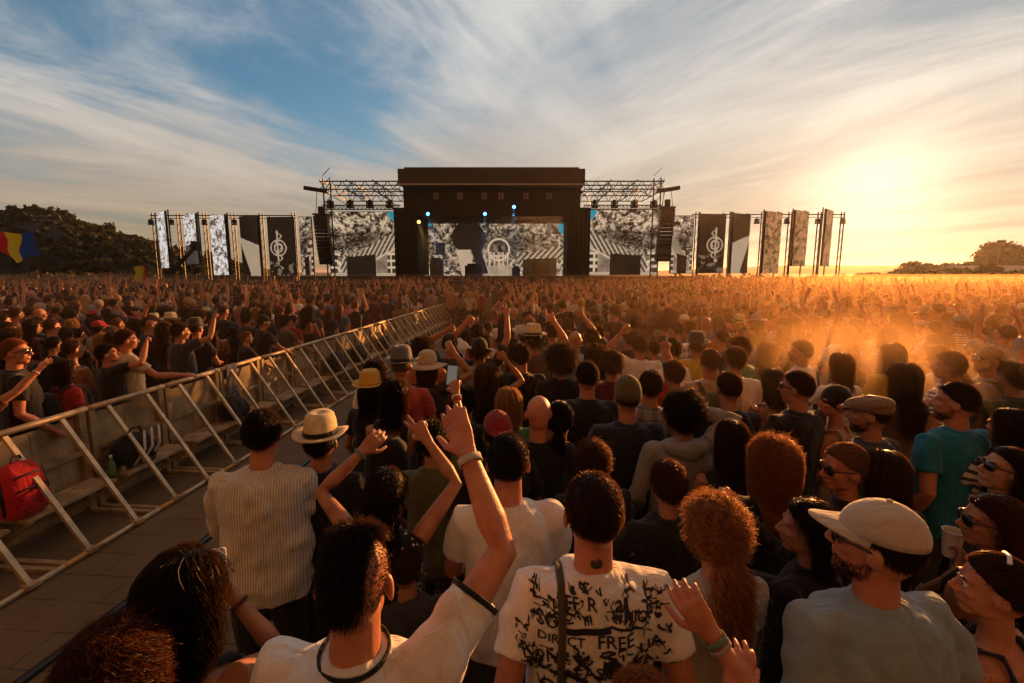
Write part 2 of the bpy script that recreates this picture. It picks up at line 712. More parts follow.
def build_ground():
    gm = ground_material()
    n = 40
    s = np.concatenate([-np.geomspace(6000, 3, n), [0.0], np.geomspace(3, 6000, n)])
    X, Y = np.meshgrid(s, s)
    o = link('ground', grid_mesh('ground', np.stack([X, Y, 0 * X], -1), gm))
    struct(o)
    mb = MB()
    y0, y1 = -3, 27
    mb.add([(BAR_K * y0 - 6.3, y0, 0.004), (BAR_K * y0 - 1.4, y0, 0.004), (BAR_K * y1 - 1.4, y1, 0.004), (BAR_K * y1 - 6.3, y1, 0.004)], [(0, 1, 2, 3)])
    struct(mb.build('path', lane_material()))


def fbm(x, y, seed, octv=4):
    r = np.random.default_rng(seed)
    out = np.zeros(np.shape(x))
    amp, fr = 1.0, 1.0
    for _ in range(octv):
        g = r.random((64, 64))
        xi, yi = x * fr, y * fr
        x0, y0 = np.floor(xi).astype(int), np.floor(yi).astype(int)
        fx, fy = xi - x0, yi - y0
        fx, fy = fx * fx * (3 - 2 * fx), fy * fy * (3 - 2 * fy)
        a = g[y0 % 64, x0 % 64] * (1 - fx) + g[y0 % 64, (x0 + 1) % 64] * fx
        b = g[(y0 + 1) % 64, x0 % 64] * (1 - fx) + g[(y0 + 1) % 64, (x0 + 1) % 64] * fx
        out += amp * (a * (1 - fy) + b * fy)
        amp *= 0.5
        fr *= 2.0
    return out / (2 - 2 ** (1 - octv))


def ridge(name, profile, Y, depth, mat, seed, rough=0.0):
    """a hill whose skyline passes the given picture points at distance Y"""
    xs = np.linspace(profile[0][0], profile[-1][0], 90)
    zs = np.interp(xs, [p[0] for p in profile], [p[1] for p in profile])
    top = [at(px, py, Y) for px, py in zip(xs, zs)]
    nd = 14
    P = np.zeros((nd, len(top), 3))
    for i, q in enumerate(top):
        for j in range(nd):
            f = j / (nd - 1)
            h = math.sin(min(1, f * 1.7) * math.pi / 2) if f < 0.6 else math.cos((f - 0.6) / 0.4 * math.pi / 2)
            P[j, i] = (q.x * (1 + (f - 0.58) * depth / Y), Y + (f - 0.58) * depth, max(q.z, 0) * h - 0.3)
    P[..., 2] += rough * (fbm(P[..., 0] * 0.05, P[..., 1] * 0.05, seed) - 0.5) * (P[..., 2] > 1)
    return struct(link(name, grid_mesh(name, P, mat)))


def leaf_cloud(pts, size, rng, spread=1.0):
    """one small leaf-spray quad at every point, turned at random"""
    n = len(pts)
    d = rng.normal(size=(n, 3))
    d /= np.linalg.norm(d, axis=1)[:, None]
    e = np.cross(d, rng.normal(size=(n, 3)))
    e /= np.linalg.norm(e, axis=1)[:, None]
    s = (size * rng.uniform(0.5, 1.4, n))[:, None]
    V = np.stack([pts - d * s, pts + e * s * 0.55, pts + d * s, pts - e * s * 0.55], 1).reshape(-1, 3)
    Q = np.arange(4 * n).reshape(n, 4)
    return V, Q


def crown_points(rng, n, c, r, lobes=9):
    """uneven crown: points near the skins of several lobes"""
    out = []
    for k in range(lobes):
        a = rng.uniform(0, 6.28)
        q = np.array([math.cos(a) * r[0] * rng.uniform(.15, .7), math.sin(a) * r[1] * rng.uniform(.15, .7), r[2] * rng.uniform(-.75, .7)])
        rr = np.array(r) * rng.uniform(0.28, 0.5)
        d = rng.normal(size=(n // lobes, 3))
        d /= np.linalg.norm(d, axis=1)[:, None]
        out.append(np.array(c) + q + d * rr * rng.uniform(0.35, 1.05, (n // lobes, 1)))
    return np.concatenate(out)


def tree(x, y, h, w, label, seed, mat='leaf', trunk=0.3, leaf=0.22, n=2600):
    rng = np.random.default_rng(seed)
    root = empty('tree', (x, y, 0))
    tag(root, label, 'tree', 'trees and bushes beyond the crowd')
    mb = MB()
    mb.tube([(0, 0, -.2), (.1, 0, h * trunk * .6), (.05, .1, h * trunk), (0.1, 0, h * .7)], [w * .05, w * .04, w * .035, w * .012], 8)
    for k in range(6):
        a = rng.uniform(0, 6.28)
        z = h * rng.uniform(trunk * .6, .6)
        mb.tube([(0.05, 0, z), (math.cos(a) * w * .2, math.sin(a) * w * .2, z + h * .12), (math.cos(a) * w * .38, math.sin(a) * w * .38, z + h * .25)], [w * .02, w * .014, w * .006], 6)
    mb.build('trunk', M['bark'], root)
    zc = h * (trunk + (1 - trunk) * .5)
    pts = crown_points(rng, n, (0, 0, zc), (w * .55, w * .5, h * (1 - trunk) * .55), 22)
    V, Q = leaf_cloud(pts, leaf, rng)
    link('crown', raw_mesh('crown', V, Q, M[mat]), root)
    return root


def build_far():
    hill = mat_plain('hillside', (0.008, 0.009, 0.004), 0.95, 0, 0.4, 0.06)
    prof = [(-420, 214), (-160, 212), (0, 213), (30, 211), (60, 216), (90, 226), (115, 233), (140, 240), (165, 248), (190, 256), (215, 260), (240, 265), (280, 272)]
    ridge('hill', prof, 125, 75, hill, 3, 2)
    far = mat_plain('far_hills', (0.12, 0.085, 0.05), 0.95, 0, 0.3, 0.01)
    ridge('far_hills', [(640, 271), (740, 267), (800, 264.5), (860, 265.5), (930, 265), (975, 263), (1040, 261), (1300, 257)], 640, 260, far, 5)
    # the wood on the left hillside reads as one mass
    rng = np.random.default_rng(5)
    allv, allq, off = [], [], 0
    xs = [p[0] for p in prof]
    ys = [p[1] for p in prof]
    for k in range(1700):
        px = rng.uniform(-330, 262)
        f = .02 + .6 * rng.random() ** .8
        q = at(px, float(np.interp(px, xs, ys)), 125)
        g = Vector((q.x * (1 + (f - 0.58) * 75 / 125), 125 + (f - 0.58) * 75, max(q.z, 0) * math.sin(min(1, f * 1.7) * math.pi / 2)))
        w = rng.uniform(2.2, 3.6)
        h = rng.uniform(1.5, 2.9) if rng.random() < .9 else rng.uniform(2.8, 4.4)
        pts = crown_points(rng, 90, (g.x, g.y, max(g.z - 1.6, 0) + h * .35), (w * .6, w * .5, h * .5), 5)
        V, Q = leaf_cloud(pts, 0.52, rng)
        allv.append(V)
        allq.append(Q + off)
        off += len(V)
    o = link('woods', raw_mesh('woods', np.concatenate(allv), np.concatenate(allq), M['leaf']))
    o['kind'] = 'stuff'
    # scrub along the foot of the hill
    allv, allq, off = [], [], 0
    for k in range(800):
        px = rng.uniform(-150, 250) if k < 330 else rng.uniform(672, 1060)
        Y = rng.uniform(64, 88) if k < 330 else rng.uniform(60, 76)
        g = at(px, 280, Y)
        h = rng.uniform(1.2, 2.9) * (1 if k < 330 else .82)
        pts = crown_points(rng, 70, (g.x, Y, h * .45), (1.7, 1.5, h * .5), 5)
        V, Q = leaf_cloud(pts, 0.32, rng)
        allv.append(V)
        allq.append(Q + off)
        off += len(V)
    o = link('undergrowth', raw_mesh('undergrowth', np.concatenate(allv), np.concatenate(allq), M['leaf_warm']))
    o['kind'] = 'stuff'
    for i, (px, top, Y, wpx, lab) in enumerate([
            (903, 271, 92, 34, 'small backlit bush furthest left beyond the right side of the crowd'),
            (935, 264, 96, 58, 'wide backlit bush in the middle of the three on the right'),
            (983, 265, 84, 44, 'dark bush beside the grey roofed shed on the right'),
            (1012, 243, 110, 62, 'tall tree rising behind the grey roofed shed'),
            (868, 274, 120, 26, 'low distant bush under the setting sun'),
            (916, 273, 70, 40, 'low dark shrub standing before the wide backlit bush'),
            (960, 271, 74, 46, 'broad shrub between the wide backlit bush and the white tent'),
            (1000, 268, 70, 40, 'dense shrub standing before the grey roofed shed')]):
        g = at(px, top, Y)
        tree(g.x, Y, g.z, wpx * Y / FPX, lab, 40 + i, 'leaf', 0.04, 0.5, 8000)
    # grey gabled shed
    a, b = at(968, 268, 78), at(1100, 268, 78)
    root = empty('shed', (a.x, 78, 0))
    tag(root, 'long grey shed with a pitched roof beside the tall tree', 'shed')
    L, hz = b.x - a.x, a.z
    mb = MB()
    mb.box((L / 2, 4, (hz - 1.2) / 2), (L, 8, hz - 1.2))
    mb.build('wall', mat_plain('shed_wall', (0.4, 0.36, 0.31), 0.8), root)
    mb = MB()
    mb.add([(-.2, -.5, hz - 1.3), (L + .2, -.5, hz - 1.3), (L + .2, 4, hz + .3), (-.2, 4, hz + .3), (-.2, 8.5, hz - 1.3), (L + .2, 8.5, hz - 1.3),
            (-.2, -.5, hz - 1.2), (L + .2, -.5, hz - 1.2), (L + .2, 4, hz + .45), (-.2, 4, hz + .45), (-.2, 8.5, hz - 1.2), (L + .2, 8.5, hz - 1.2)],
           [(6, 7, 8, 9), (9, 8, 11, 10), (0, 3, 2, 1), (3, 4, 5, 2), (0, 1, 7, 6), (4, 10, 11, 5), (0, 6, 9, 3), (3, 9, 10, 4), (1, 2, 8, 7), (2, 5, 11, 8)])
    mb.build('roof', mat_plain('shed_roof', (0.33, 0.31, 0.29), 0.7), root)
    # white marquee
    a, b = at(944, 290, 62), at(1004, 285, 62)
    root = empty('marquee', (a.x, 62, 0))
    tag(root, 'low white tent roof showing just above the crowd on the right', 'tent')
    L = b.x - a.x
    mb = MB()
    for i in range(2):
        x0, x1 = i * L / 2, (i + 1) * L / 2
        z0, z1 = 0.9, b.z + .2 * i
        xm = (x0 + x1) / 2
        mb.add([(x0, 0, z0), (x1, 0, z0), (x1, 4, z0), (x0, 4, z0), (x0 + .6, 1.4, z1), (x1 - .6, 1.4, z1), (x1 - .6, 2.6, z1), (x0 + .6, 2.6, z1)],
               [(0, 1, 5, 4), (1, 2, 6, 5), (2, 3, 7, 6), (3, 0, 4, 7), (4, 5, 6, 7), (3, 2, 1, 0)])
    mb.build('roof', mat_plain('tent_canvas', (0.7, 0.68, 0.64), 0.7), root)
    for i in range(3):
        for yy in (0.05, 3.95):
            mb = MB()
            mb.beam((min(max(i * L / 2, .05), L - .05), yy, 0), (min(max(i * L / 2, .05), L - .05), yy, 0.92), 0.08)
            mb.build('pole', M['alu'], root)
    # floodlight mast
    g = at(1000, 242, 100)
    root = empty('floodlight_mast', (g.x, 100, 0))
    tag(root, 'thin floodlight mast with a cross head beside the tall tree', 'mast')
    mb = MB()
    mb.tube([(0, 0, 0), (0, 0, g.z)], [.16, .1], 8)
    mb.build('pole', M['truss'], root)
    mb = MB()
    mb.box((0, 0, g.z), (1.3, .25, .2))
    for s in (-.5, 0, .5):
        mb.box((s, -.2, g.z + .15), (.34, .3, .4))
    mb.build('lamp_head', M['black'], root)
    # pale fence at the far left edge of the field
    a, b = at(-60, 288, 58), at(172, 287, 58)
    root = empty('site_fence', (a.x, 58, 0))
    tag(root, 'long low pale fence between the crowd and the wooded hill', 'fence')
    mb = MB()
    L = b.x - a.x
    for z in (.25, .7, 1.15):
        mb.beam((0, 0, z), (L, 0, z), .05)
    mb.build('rail', M['alu'], root)
    for k in range(int(L / 2.2) + 1):
        mb = MB()
        mb.beam((k * 2.2, .05, 0), (k * 2.2, .05, 1.25), .07)
        mb.build('post', M['alu'], root)


def haze():
    m, t = new_mat('haze')
    o = t.n('ShaderNodeOutputMaterial')
    v = t.n('ShaderNodeVolumePrincipled')
    v.inputs['Color'].default_value = (1.0, 0.92, 0.82, 1)
    v.inputs['Density'].default_value = HAZE
    v.inputs['Anisotropy'].default_value = 0.7
    t.t.links.new(v.outputs[0], o.inputs['Volume'])
    mb = MB()
    mb.box((0, 900, 10.25), (13000, 13000, 22.5))
    ob = mb.build('haze', m)
    struct(ob, 'stuff')


HAZE = 0.0002
build_ground()
build_far()
if HAZE:
    haze()


def air(name, lo, hi, density, aniso, color=(1.0, 0.9, 0.8, 1)):
    m, t = new_mat(name)
    o = t.n('ShaderNodeOutputMaterial')
    v = t.n('ShaderNodeVolumePrincipled')
    v.inputs['Color'].default_value = color
    v.inputs['Density'].default_value = density
    v.inputs['Anisotropy'].default_value = aniso
    t.t.links.new(v.outputs[0], o.inputs['Volume'])
    mb = MB()
    mb.box([(a + b) / 2 for a, b in zip(lo, hi)], [b - a for a, b in zip(lo, hi)])
    struct(mb.build(name, m), 'stuff')


GLOW_DUST = 0.0042
if GLOW_DUST:
    air('dust', (-45, 3.2, -.3), (60, 53, 2.32), GLOW_DUST, 0.72, (1.0, 0.62, 0.32, 1))  # low volume added so its orange scatter glows over the crowd


# ------------------------------------------------------------------ stage
YS = 55.0
SC = mat_screen(0.34)


def video(nx, ny, seed, kind, flip=False, warm=False):
    """black and white live footage on the LED walls: one colour per LED block, (ny, nx, 3), row 0 at the bottom"""
    u, v = np.meshgrid((np.arange(nx) + .5) / nx, 1 - (np.arange(ny) + .5) / ny)
    asp = nx / ny
    if flip:
        u = 1 - u
    n = fbm(u * 14 * asp, v * 14, seed, 4)
    fine = fbm(u * 40 * asp, v * 46, seed + 1, 2)
    g = np.clip((fine - .45) * 1.5 + (n - .5) * 1.9 + .38, 0.03, 1)
    col = None
    if kind == 'wall':
        dark = np.exp(-(((u - .45) / .42) ** 2 + ((v - .42 + .15 * (u - .5)) / .13) ** 2))
        g = g * (1 - .8 * dark * (n > .38))
        up = 0.86 - 0.55 * u
        st = (v > up) & (v < up + .26) & (u > .16)
        tread = (np.sin((u * 1.0 + v * .55) * 95) > -.1)
        g = np.where(st, np.where(tread, .72, .16) * (.8 + .4 * n), g)
        g = np.where(v > up + .26, .25 + .45 * n, g)
        g = np.where(np.abs(v - up - .26) < .016, .85, g)
        lad = (v > .64) & ((u > .88) | (u < .1))
        g = np.where(lad, np.where((np.sin(v * 60) > .4) | (np.abs(u - .93) < .012), .9, .25 * n), g)
        g = np.where((u > .25) & (u < .7) & (v > .70 - .09 * (u - .25)), .045 + .02 * n, g)
        g = np.where((v > .955) & ((u < .25) | (u > .7)), .75, g)
    elif kind == 'main':
        dark = np.exp(-(((u - .55) / .35) ** 2 + ((v - .38) / .2) ** 2))
        g = g * (1 - .6 * dark * (n > .4))
        up = 0.78 - 0.5 * (u - .5)
        st = (v > up - .12) & (v < up + .12) & (u > .64)
        g = np.where(st, np.where(np.sin((u + v * .35) * 150) > 0, .75, .2), g)
        g = np.where((u > .68) & (u < .92) & (v > .68 - .1 * (u - .68)), .05, g)
        ring = np.abs(np.hypot((u - .505) * asp, (v - .5)) - .2)
        g = np.where(ring < .018, .95, g)
        bars = (np.abs((u - .505) * asp) < .2) & (v > .55) & (v < .95) & ((np.sin(u * 190) > .55) | (np.abs(v - .62) < .02))
        g = np.where(bars, .9, g)
        g = np.where((v > .8) & (u > .4) & (u < .65), .45 + .5 * n, g)
        g = np.where((u > .05) & (u < .12) & (v > .36) & (v < .6), .06, g)
        # a figure in a black T-shirt and pale trousers bends over an instrument
        body = (np.abs(u - .29 - .02 * (v - .3)) < .075 + .05 * np.sin(np.clip((v - .02) / .5, 0, 1) * 3.1)) & (v < .5)
        arm = (np.abs(u - .335 - .12 * (v - .45)) < .035) & (v > .45) & (v < .95)
        leg = (np.abs(u - .245 - .09 * (v - .5)) < .05) & (v >= .5)
        g = np.where(leg, .75 + .15 * n, g)
        g = np.where(body | arm, .02 + .03 * n, g)
    elif kind == 'noise':
        g = np.clip(g * 1.25 + .15, .05, 1)
        if seed % 2:
            g = np.where(v > .62, .09 + .1 * n, g)
    elif kind == 'ink':
        g = .018 + .02 * n
        r = np.hypot((u - .62) * asp, (v - .52))
        line = (np.abs(r - .13) < .012) | (np.abs(r - .07) < .012) | ((np.abs(u - .64) < .025) & (v > .22) & (v < .8))
        wig = np.abs((u - .6) * asp - .05 * np.sin(v * 34)) < .012
        g = np.where(line | (wig & (v > .25) & (v < .88)), .7, g)
        g = np.where((n > .63) & (v > .7), .35, g)
    elif kind == 'half':
        g = np.where(v > .42 + .1 * (u - .5) * 1.4, .62 + .1 * n, .02)
        g = np.where((u < .34 * np.clip((v - .45) * 2, 0, 1) * 1.3), .03, g)
    g = np.clip(np.clip(g, 0, 1) ** 1.5, .01, 1)
    rgb = np.stack([g, g * .74, g * .50], -1)
    if kind in ('wall', 'main'):
        if kind == 'main':
            cy = (u > .93 - .0 * v) & (v < .3) & (u + .2 * (.3 - v) > .93 + .24 * v)
            cy |= (u < .025) & (v < .06)
        else:
            cy = (u > .9) & (v < .14) & (u - .9 > .6 * v - .02)
        rgb[cy] = (.02, .36, .46)
    if kind in ('noise',):
        rgb *= np.array([.62, .40, .24]) if warm else np.array([1.5, 1.62, 2.1])  # orange cast of the flare put into the right columns' colour
    return np.clip(rgb, 0, 1)


def screen(name, a, b, Y, kind, seed, label, cat, flip=False, res=34, frame=.12, group=None, depth=.35):
    """LED wall between two picture corners at distance Y"""
    p, q = at(a[0], a[1], Y), at(b[0], b[1], Y)
    w, h = q.x - p.x, p.z - q.z
    root = empty(name, ((p.x + q.x) / 2, Y, q.z))
    tag(root, label, cat, group)
    nx, ny = max(8, int(w * 12)), max(8, int(h * 12))
    X, Z = np.meshgrid(np.linspace(-w / 2, w / 2, nx + 1), np.linspace(0, h, ny + 1))
    link('picture', grid_mesh('picture', np.stack([X, 0 * X - .01, Z], -1), SC, False, video(nx, ny, seed, kind, flip)), root)
    mb = MB()
    mb.box((0, depth / 2 + .01, h / 2), (w + frame, depth, h + frame))
    mb.build('housing', M['black'], root)
    return root


def led_column(i, top, bot, wpx, kind, seed, label):
    p, q = at(top[0], top[1], YS), at(bot[0], bot[1], YS)
    h = p.z - q.z
    w = 3.0
    sg = -1 if top[0] < 500 else 1
    cx = (p.x + q.x) / 2
    ang = 0.0
    for k in range(85):                 # turned outwards until it looks as narrow as in the photograph
        ang = sg * rad(k)
        e = Vector((math.cos(ang), math.sin(ang), 0)) * (w / 2)
        mid = Vector((cx, YS, 7))
        if abs(to_px(mid + e)[0] - to_px(mid - e)[0]) <= wpx:
            break
    root = empty('led_column', ((p.x + q.x) / 2, YS, q.z), ang)
    tag(root, label, 'led panel', 'LED columns beside the stage')
    nx, ny = 34, 76
    X, Z = np.meshgrid(np.linspace(-w / 2, w / 2, nx + 1), np.linspace(0, h, ny + 1))
    link('picture', grid_mesh('picture', np.stack([X, 0 * X - .01, Z], -1), SC, False, video(nx, ny, seed, kind, i % 2 == 0, top[0] > 500)), root)
    mb = MB()
    mb.box((0, .12, h / 2), (w + .05, .22, h + .05))
    mb.build('housing', M['black'], root)
    mb = MB()
    for s in (-1, 1):
        mb.beam((s * (w / 2 - .15), .4, -q.z), (s * (w / 2 - .15), .4, h + .2), .12)
    mb.beam((-w / 2, .4, h * .5), (w / 2, .4, h * .5), .1)
    mb.build('frame', M['truss'], root)


def truss_beam(mb, a, b, s, bays, w=.09):
    """box truss: four chords and zigzag lacing"""
    a, b = Vector(a), Vector(b)
    d = (b - a).normalized()
    side = d.cross(Vector((0, 0, 1)))
    if side.length < .1:
        side = Vector((1, 0, 0))
    side.normalize()
    up = side.cross(d)
    cs = [side * (s / 2) * i + up * (s / 2) * j for i, j in ((-1, -1), (1, -1), (1, 1), (-1, 1))]
    for c in cs:
        mb.beam(a + c, b + c, w)
    for k in range(bays):
        p, q = a.lerp(b, k / bays), a.lerp(b, (k + 1) / bays)
        for i in range(4):
            c1, c2 = cs[i], cs[(i + 1) % 4]
            mb.beam(p + c1, q + c2, w * .6)
            mb.beam(p + c1, p + c2, w * .6)


def build_stage():
    root = empty('stage', (at(492, 280, YS).x, YS, 0))
    tag(root, 'huge black covered concert stage in the middle of the horizon', 'stage')
    ox = root.location.x

    def X(px, py=230, Y=YS):
        return at(px, py, Y).x - ox

    def Z(py, Y=YS):
        return at(492, py, Y).z
    zt, zb = Z(170), Z(185)
    xl, xr = X(398, 178), X(585, 178)
    mb = MB()
    mb.box(((xl + xr) / 2, 7.0, (zt + zb) / 2 + .12), (xr - xl, 14.2, zt - zb))
    mb.box(((xl + xr) / 2, 6.5, zt + .25), (xr - xl - 1.2, 12, .3))
    mb.build('roof', M['roof'], root)
    mb = MB()
    mb.box(((xl + xr) / 2, -.16, zb + .05), (xr - xl + .1, .12, .16))
    mb.build('gutter', mat_plain('pale_edge', (0.45, 0.42, 0.38), .5), root)
    mb = MB()
    zh = Z(214)
    mb.box(((xl + xr) / 2, 1.2, (zh + zb) / 2 - .1), (xr - xl - .6, .3, zb - zh))
    mb.build('header_curtain', M['dark'], root)
    zc = Z(207)
    for a, b in ((393, 428), (568, 591)):
        mb = MB()
        x0, x1 = X(a), X(b if a > 500 else 416)
        mb.box(((x0 + x1) / 2, 2.6, zc / 2), (x1 - x0, 4.2, zc))
        mb.build('side_tower', M['dark'], root)
        mb = MB()
        for k in range(5):
            xx = x0 + (x1 - x0) * (k + .5) / 5
            mb.beam((xx, .42, 2.2), (xx, .42, zc - .2), .16)
        mb.build('scaffold', M['black'], root)
    zd = Z(276.5)
    mb = MB()
    mb.box(((xl + xr) / 2, 7.6, zd - .15), (xr - xl, 15, .3))
    mb.build('deck', M['black'], root)
    mb = MB()
    mb.box(((xl + xr) / 2, .3, zd / 2 - .17), (xr - xl + 20, .2, zd - .32))
    mb.build('skirt', M['black'], root)
    mb = MB()
    mb.box(((xl + xr) / 2, 14.5, (zt + zd) / 2 - .3), (xr - xl, .2, zt - zd - .8))
    mb.build('back_drape', M['black'], root)
    # cross trusses under the roof
    mb = MB()
    for yy, py in ((3.0, 195), (6.0, 205), (9.5, 212)):
        truss_beam(mb, (xl + .6, yy, Z(py)), (xr - .6, yy, Z(py)), .7, 26, .07)
    mb.build('lighting_truss', M['truss'], root)
    # drums, desks and monitors on the deck
    for k, (px, w, h, lab) in enumerate([(437, 1.6, 2.0, 'tall black speaker stack on the stage beside the screen edge'), (474, 2.2, 1.3, 'black drum riser standing before the main screen'),
                                         (516, 1.0, 1.0, 'low black monitor wedge on the stage right of the drums'), (540, 2.4, 1.8, 'wide black amplifier rack near the right end of the deck')]):
        mb = MB()
        mb.box((0, 0, h / 2), (w, .9, h))
        mb.box((0, -.48, h * .55), (w * .8, .06, h * .7))
        mb.box((0, -.5, h + .12), (w * .7, .5, .24))
        o = mb.build('amplifier', M['black_plastic'])
        o.location = (at(px, 270, YS + 6).x, YS + 6, zd)
        tag(o, lab, 'stage gear')
    # the singer at the front of the deck is left to the screen; a few crew stand in the dark
    screen('video_screen', (428, 223), (567, 276), YS + 9.5, 'main', 21, 'wide black and white video screen at the back of the covered stage', 'video screen')
    screen('video_screen', (328, 212), (396, 276), YS + 1.0, 'wall', 31, 'large video wall under the open truss on the left of the stage', 'video screen')
    screen('video_screen', (590.5, 210), (657, 275), YS + 1.0, 'wall', 31, 'large video wall under the open truss on the right of the stage', 'video screen', flip=True)
    screen('video_screen', (299, 217), (314, 275), YS + .6, 'wall', 37, 'narrow video strip left of the left hanging speaker column', 'video screen')
    screen('video_screen', (673, 216), (691, 273), YS + .6, 'wall', 39, 'narrow video strip right of the right hanging speaker column', 'video screen', flip=True)
    # side wings: scaffold, roof truss, hung motors
    for side, xa, xb, lab in ((-1, 320, 399, 'open steel roof truss over the left video wall'), (1, 585, 664, 'open steel roof truss over the right video wall')):
        r = empty('wing_truss', (0, YS, 0))
        tag(r, lab, 'truss')
        x0, x1 = at(xa, 190, YS).x, at(xb, 190, YS).x
        ztop, zlow, zbar = Z(178), Z(199.5), Z(210)
        mb = MB()
        n = 7
        for yy in (0, 4.5, 9):
            mb.beam((x0, yy, ztop - .35 * (yy == 0)), (x1, yy, ztop - .35 * (yy == 0)), .13)
            mb.beam((x0, yy, ztop - 1.2), (x1, yy, ztop - 1.2), .11)
            for k in range(n * 2):
                a, b = x0 + (x1 - x0) * k / (2 * n), x0 + (x1 - x0) * (k + 1) / (2 * n)
                mb.beam((a, yy, ztop - 1.2 if k % 2 else ztop - .3), (b, yy, ztop - .3 if k % 2 else ztop - 1.2), .07)
        for k in range(4):
            xx = x0 + (x1 - x0) * k / 3
            for zz in (ztop - .2, ztop - 1.2):
                mb.beam((xx, 0, zz), (xx, 9, zz), .09)
            for j in range(6):
                mb.beam((xx, j * 1.5, ztop - .2 if j % 2 else ztop - 1.2), (xx, j * 1.5 + 1.5, ztop - 1.2 if j % 2 else ztop - .2), .06)
            mb.beam((xx, 0, ztop - 1.2), (xx + (x1 - x0) / 6, 5, zlow), .06)
        mb.build('roof_frame', M['truss'], r)
        mb = MB()
        truss_beam(mb, (x0, .5, zbar + .35), (x1, .5, zbar + .35), .45, 20, .06)
        mb.build('lower_truss', M['truss'], r)
        mb = MB()
        for xx in ((x0 + .3, x0 + 1.1) if side < 0 else (x1 - .3, x1 - 1.1)):
            mb.beam((xx, .2, 0), (xx, .2, ztop), .12)
        for k in range(14):
            xx = (x0 + .3, x0 + 1.1) if side < 0 else (x1 - 1.1, x1 - .3)
            mb.beam((xx[0], .2, k * 1.0), (xx[1], .2, k * 1.0 + .8), .06)
        mb.build('mast', M['truss'], r)
        mb = MB()
        xo = x0 if side < 0 else x1
        mb.box((xo + side * 0.4, -.3, Z(190)), (2.4, .5, .4), R=Matrix.Rotation(side * -.15, 3, 'Y'))
        mb.build('outrigger', M['black'], r)
        for k in range(4):
            g = empty('moving_light', (x0 + (x1 - x0) * (k + .5) / 4, YS - .1, zbar + .7))
            tag(g, ('moving stage light standing on the %s wing truss, %s from the stage' % ('left' if side < 0 else 'right', ['nearest', 'second', 'third', 'furthest'][3 - k if side < 0 else k])), 'stage light', 'moving lights on the wings')
            lamp_parts(g, 1.4)
        # hung line array
        px, ty, by, off = (321, 216, 264, -4) if side < 0 else (667.5, 209, 261, 4)
        g0 = at(px, ty, YS - 1.2)
        g1 = at(px, by, YS - 1.2)
        a = empty('line_array', (g0.x, YS - 1.2, g1.z))
        tag(a, 'black hanging column of loudspeakers in front of the %s video wall' % ('left' if side < 0 else 'right'), 'loudspeaker')
        hh = g0.z - g1.z
        nb = 14
        for k in range(nb):
            f = k / (nb - 1)
            mb = MB()
            zz = hh * (1 - (k + .5) / nb)
            mb.box((side * -.02 * k, .35 * f * f, zz), (1.45, .8, hh / nb * .92), R=Matrix.Rotation(.2 * f, 3, 'X'))
            mb.build('speaker', M['black_plastic'], a)
        mb = MB()
        mb.box((0, .1, hh + .15), (1.5, 1.2, .16))
        mb.beam((0, .1, hh + .2), (0, .1, hh + 1.0), .5)
        mb.beam((.6, .1, hh + .2), (.3, .1, Z(190) - g1.z), .05)
        mb.beam((-.6, .1, hh + .2), (-.3, .1, Z(190) - g1.z), .05)
        mb.build('rigging', M['black'], a)
    # LED columns
    cols = [((158.5, 212), (167, 268), 8, 'noise', 50, 'narrowest bright LED column at the far left end of the row'),
            ((188.5, 214), (193, 264), 12, 'noise', 51, 'second LED column from the far left, dark in its lower half'),
            ((217, 215), (221, 275), 15, 'noise', 52, 'third LED column from the far left, white speckled all over'),
            ((248, 216), (252, 276), 18, 'half', 53, 'LED column left of the stage, black above and white below'),
            ((279, 217), (284, 276), 26, 'ink', 54, 'wide dark LED column left of the stage with white line drawing'),
            ((712.5, 214), (711, 273), 26, 'ink', 55, 'wide dark LED column right of the stage with white line drawing'),
            ((741.5, 214), (740, 273), 17, 'half', 56, 'LED column right of the stage, dark above and pale below'),
            ((774, 212), (771, 273), 16, 'noise', 58, 'LED column third from the right end against the glare'),
            ((802.5, 211), (799, 266), 13, 'noise', 60, 'LED column second from the right end against the sunset'),
            ((830, 210), (826, 266), 7, 'noise', 62, 'narrowest LED column at the right end nearest the sun')]
    for i, (a, b, w, k, s, lab) in enumerate(cols):
        led_column(i, a, b, w, k, s, lab)
    # light bars with hung lamps along the LED columns
    for nm, xs, y0, lab in (('left', (150, 296), 215.5, 'thin light bar over the LED columns left of the stage'), ('right', (692, 845), 214.5, 'thin light bar over the LED columns right of the stage')):
        a, b = at(xs[0], y0, YS + .7), at(xs[1], y0, YS + .7)
        r = empty('light_bar', (a.x, YS + .7, 0))
        tag(r, lab, 'truss')
        mb = MB()
        mb.beam((0, 0, a.z), (b.x - a.x, 0, b.z), .11)
        mb.beam((0, 0, a.z - .3), (b.x - a.x, 0, b.z - .3), .07)
        mb.build('bar', M['truss'], r)
        for px in ((155.5, 180, 206, 234, 262, 294) if nm == 'left' else (694, 728, 759, 786, 815, 838)):
            xx = at(px, 250, YS + .7).x - a.x
            mb = MB()
            mb.beam((xx, 0, 0), (xx, 0, a.z + .3), .1)
            mb.beam((xx + .35, 0, 0), (xx + .35, 0, a.z + .3), .1)
            for k in range(9):
                mb.beam((xx, 0, k * .95), (xx + .35, 0, k * .95 + .7), .035)
            mb.build('mast', M['truss'], r)
        lamps = (150.5, 171, 204, 234) if nm == 'left' else (757, 787, 818, 843)
        for j, px in enumerate(lamps):
            p = at(px, 219, YS + .4)
            g = empty('moving_light', (p.x, YS + .4, a.z - .7))
            tag(g, 'stage light hung on the %s light bar, %s' % (nm, ['outermost on the left end', 'second from its left end', 'third from its left end', 'last on its right end'][j]), 'stage light', 'lamps on the light bars')
            lamp_parts(g, 1.0)
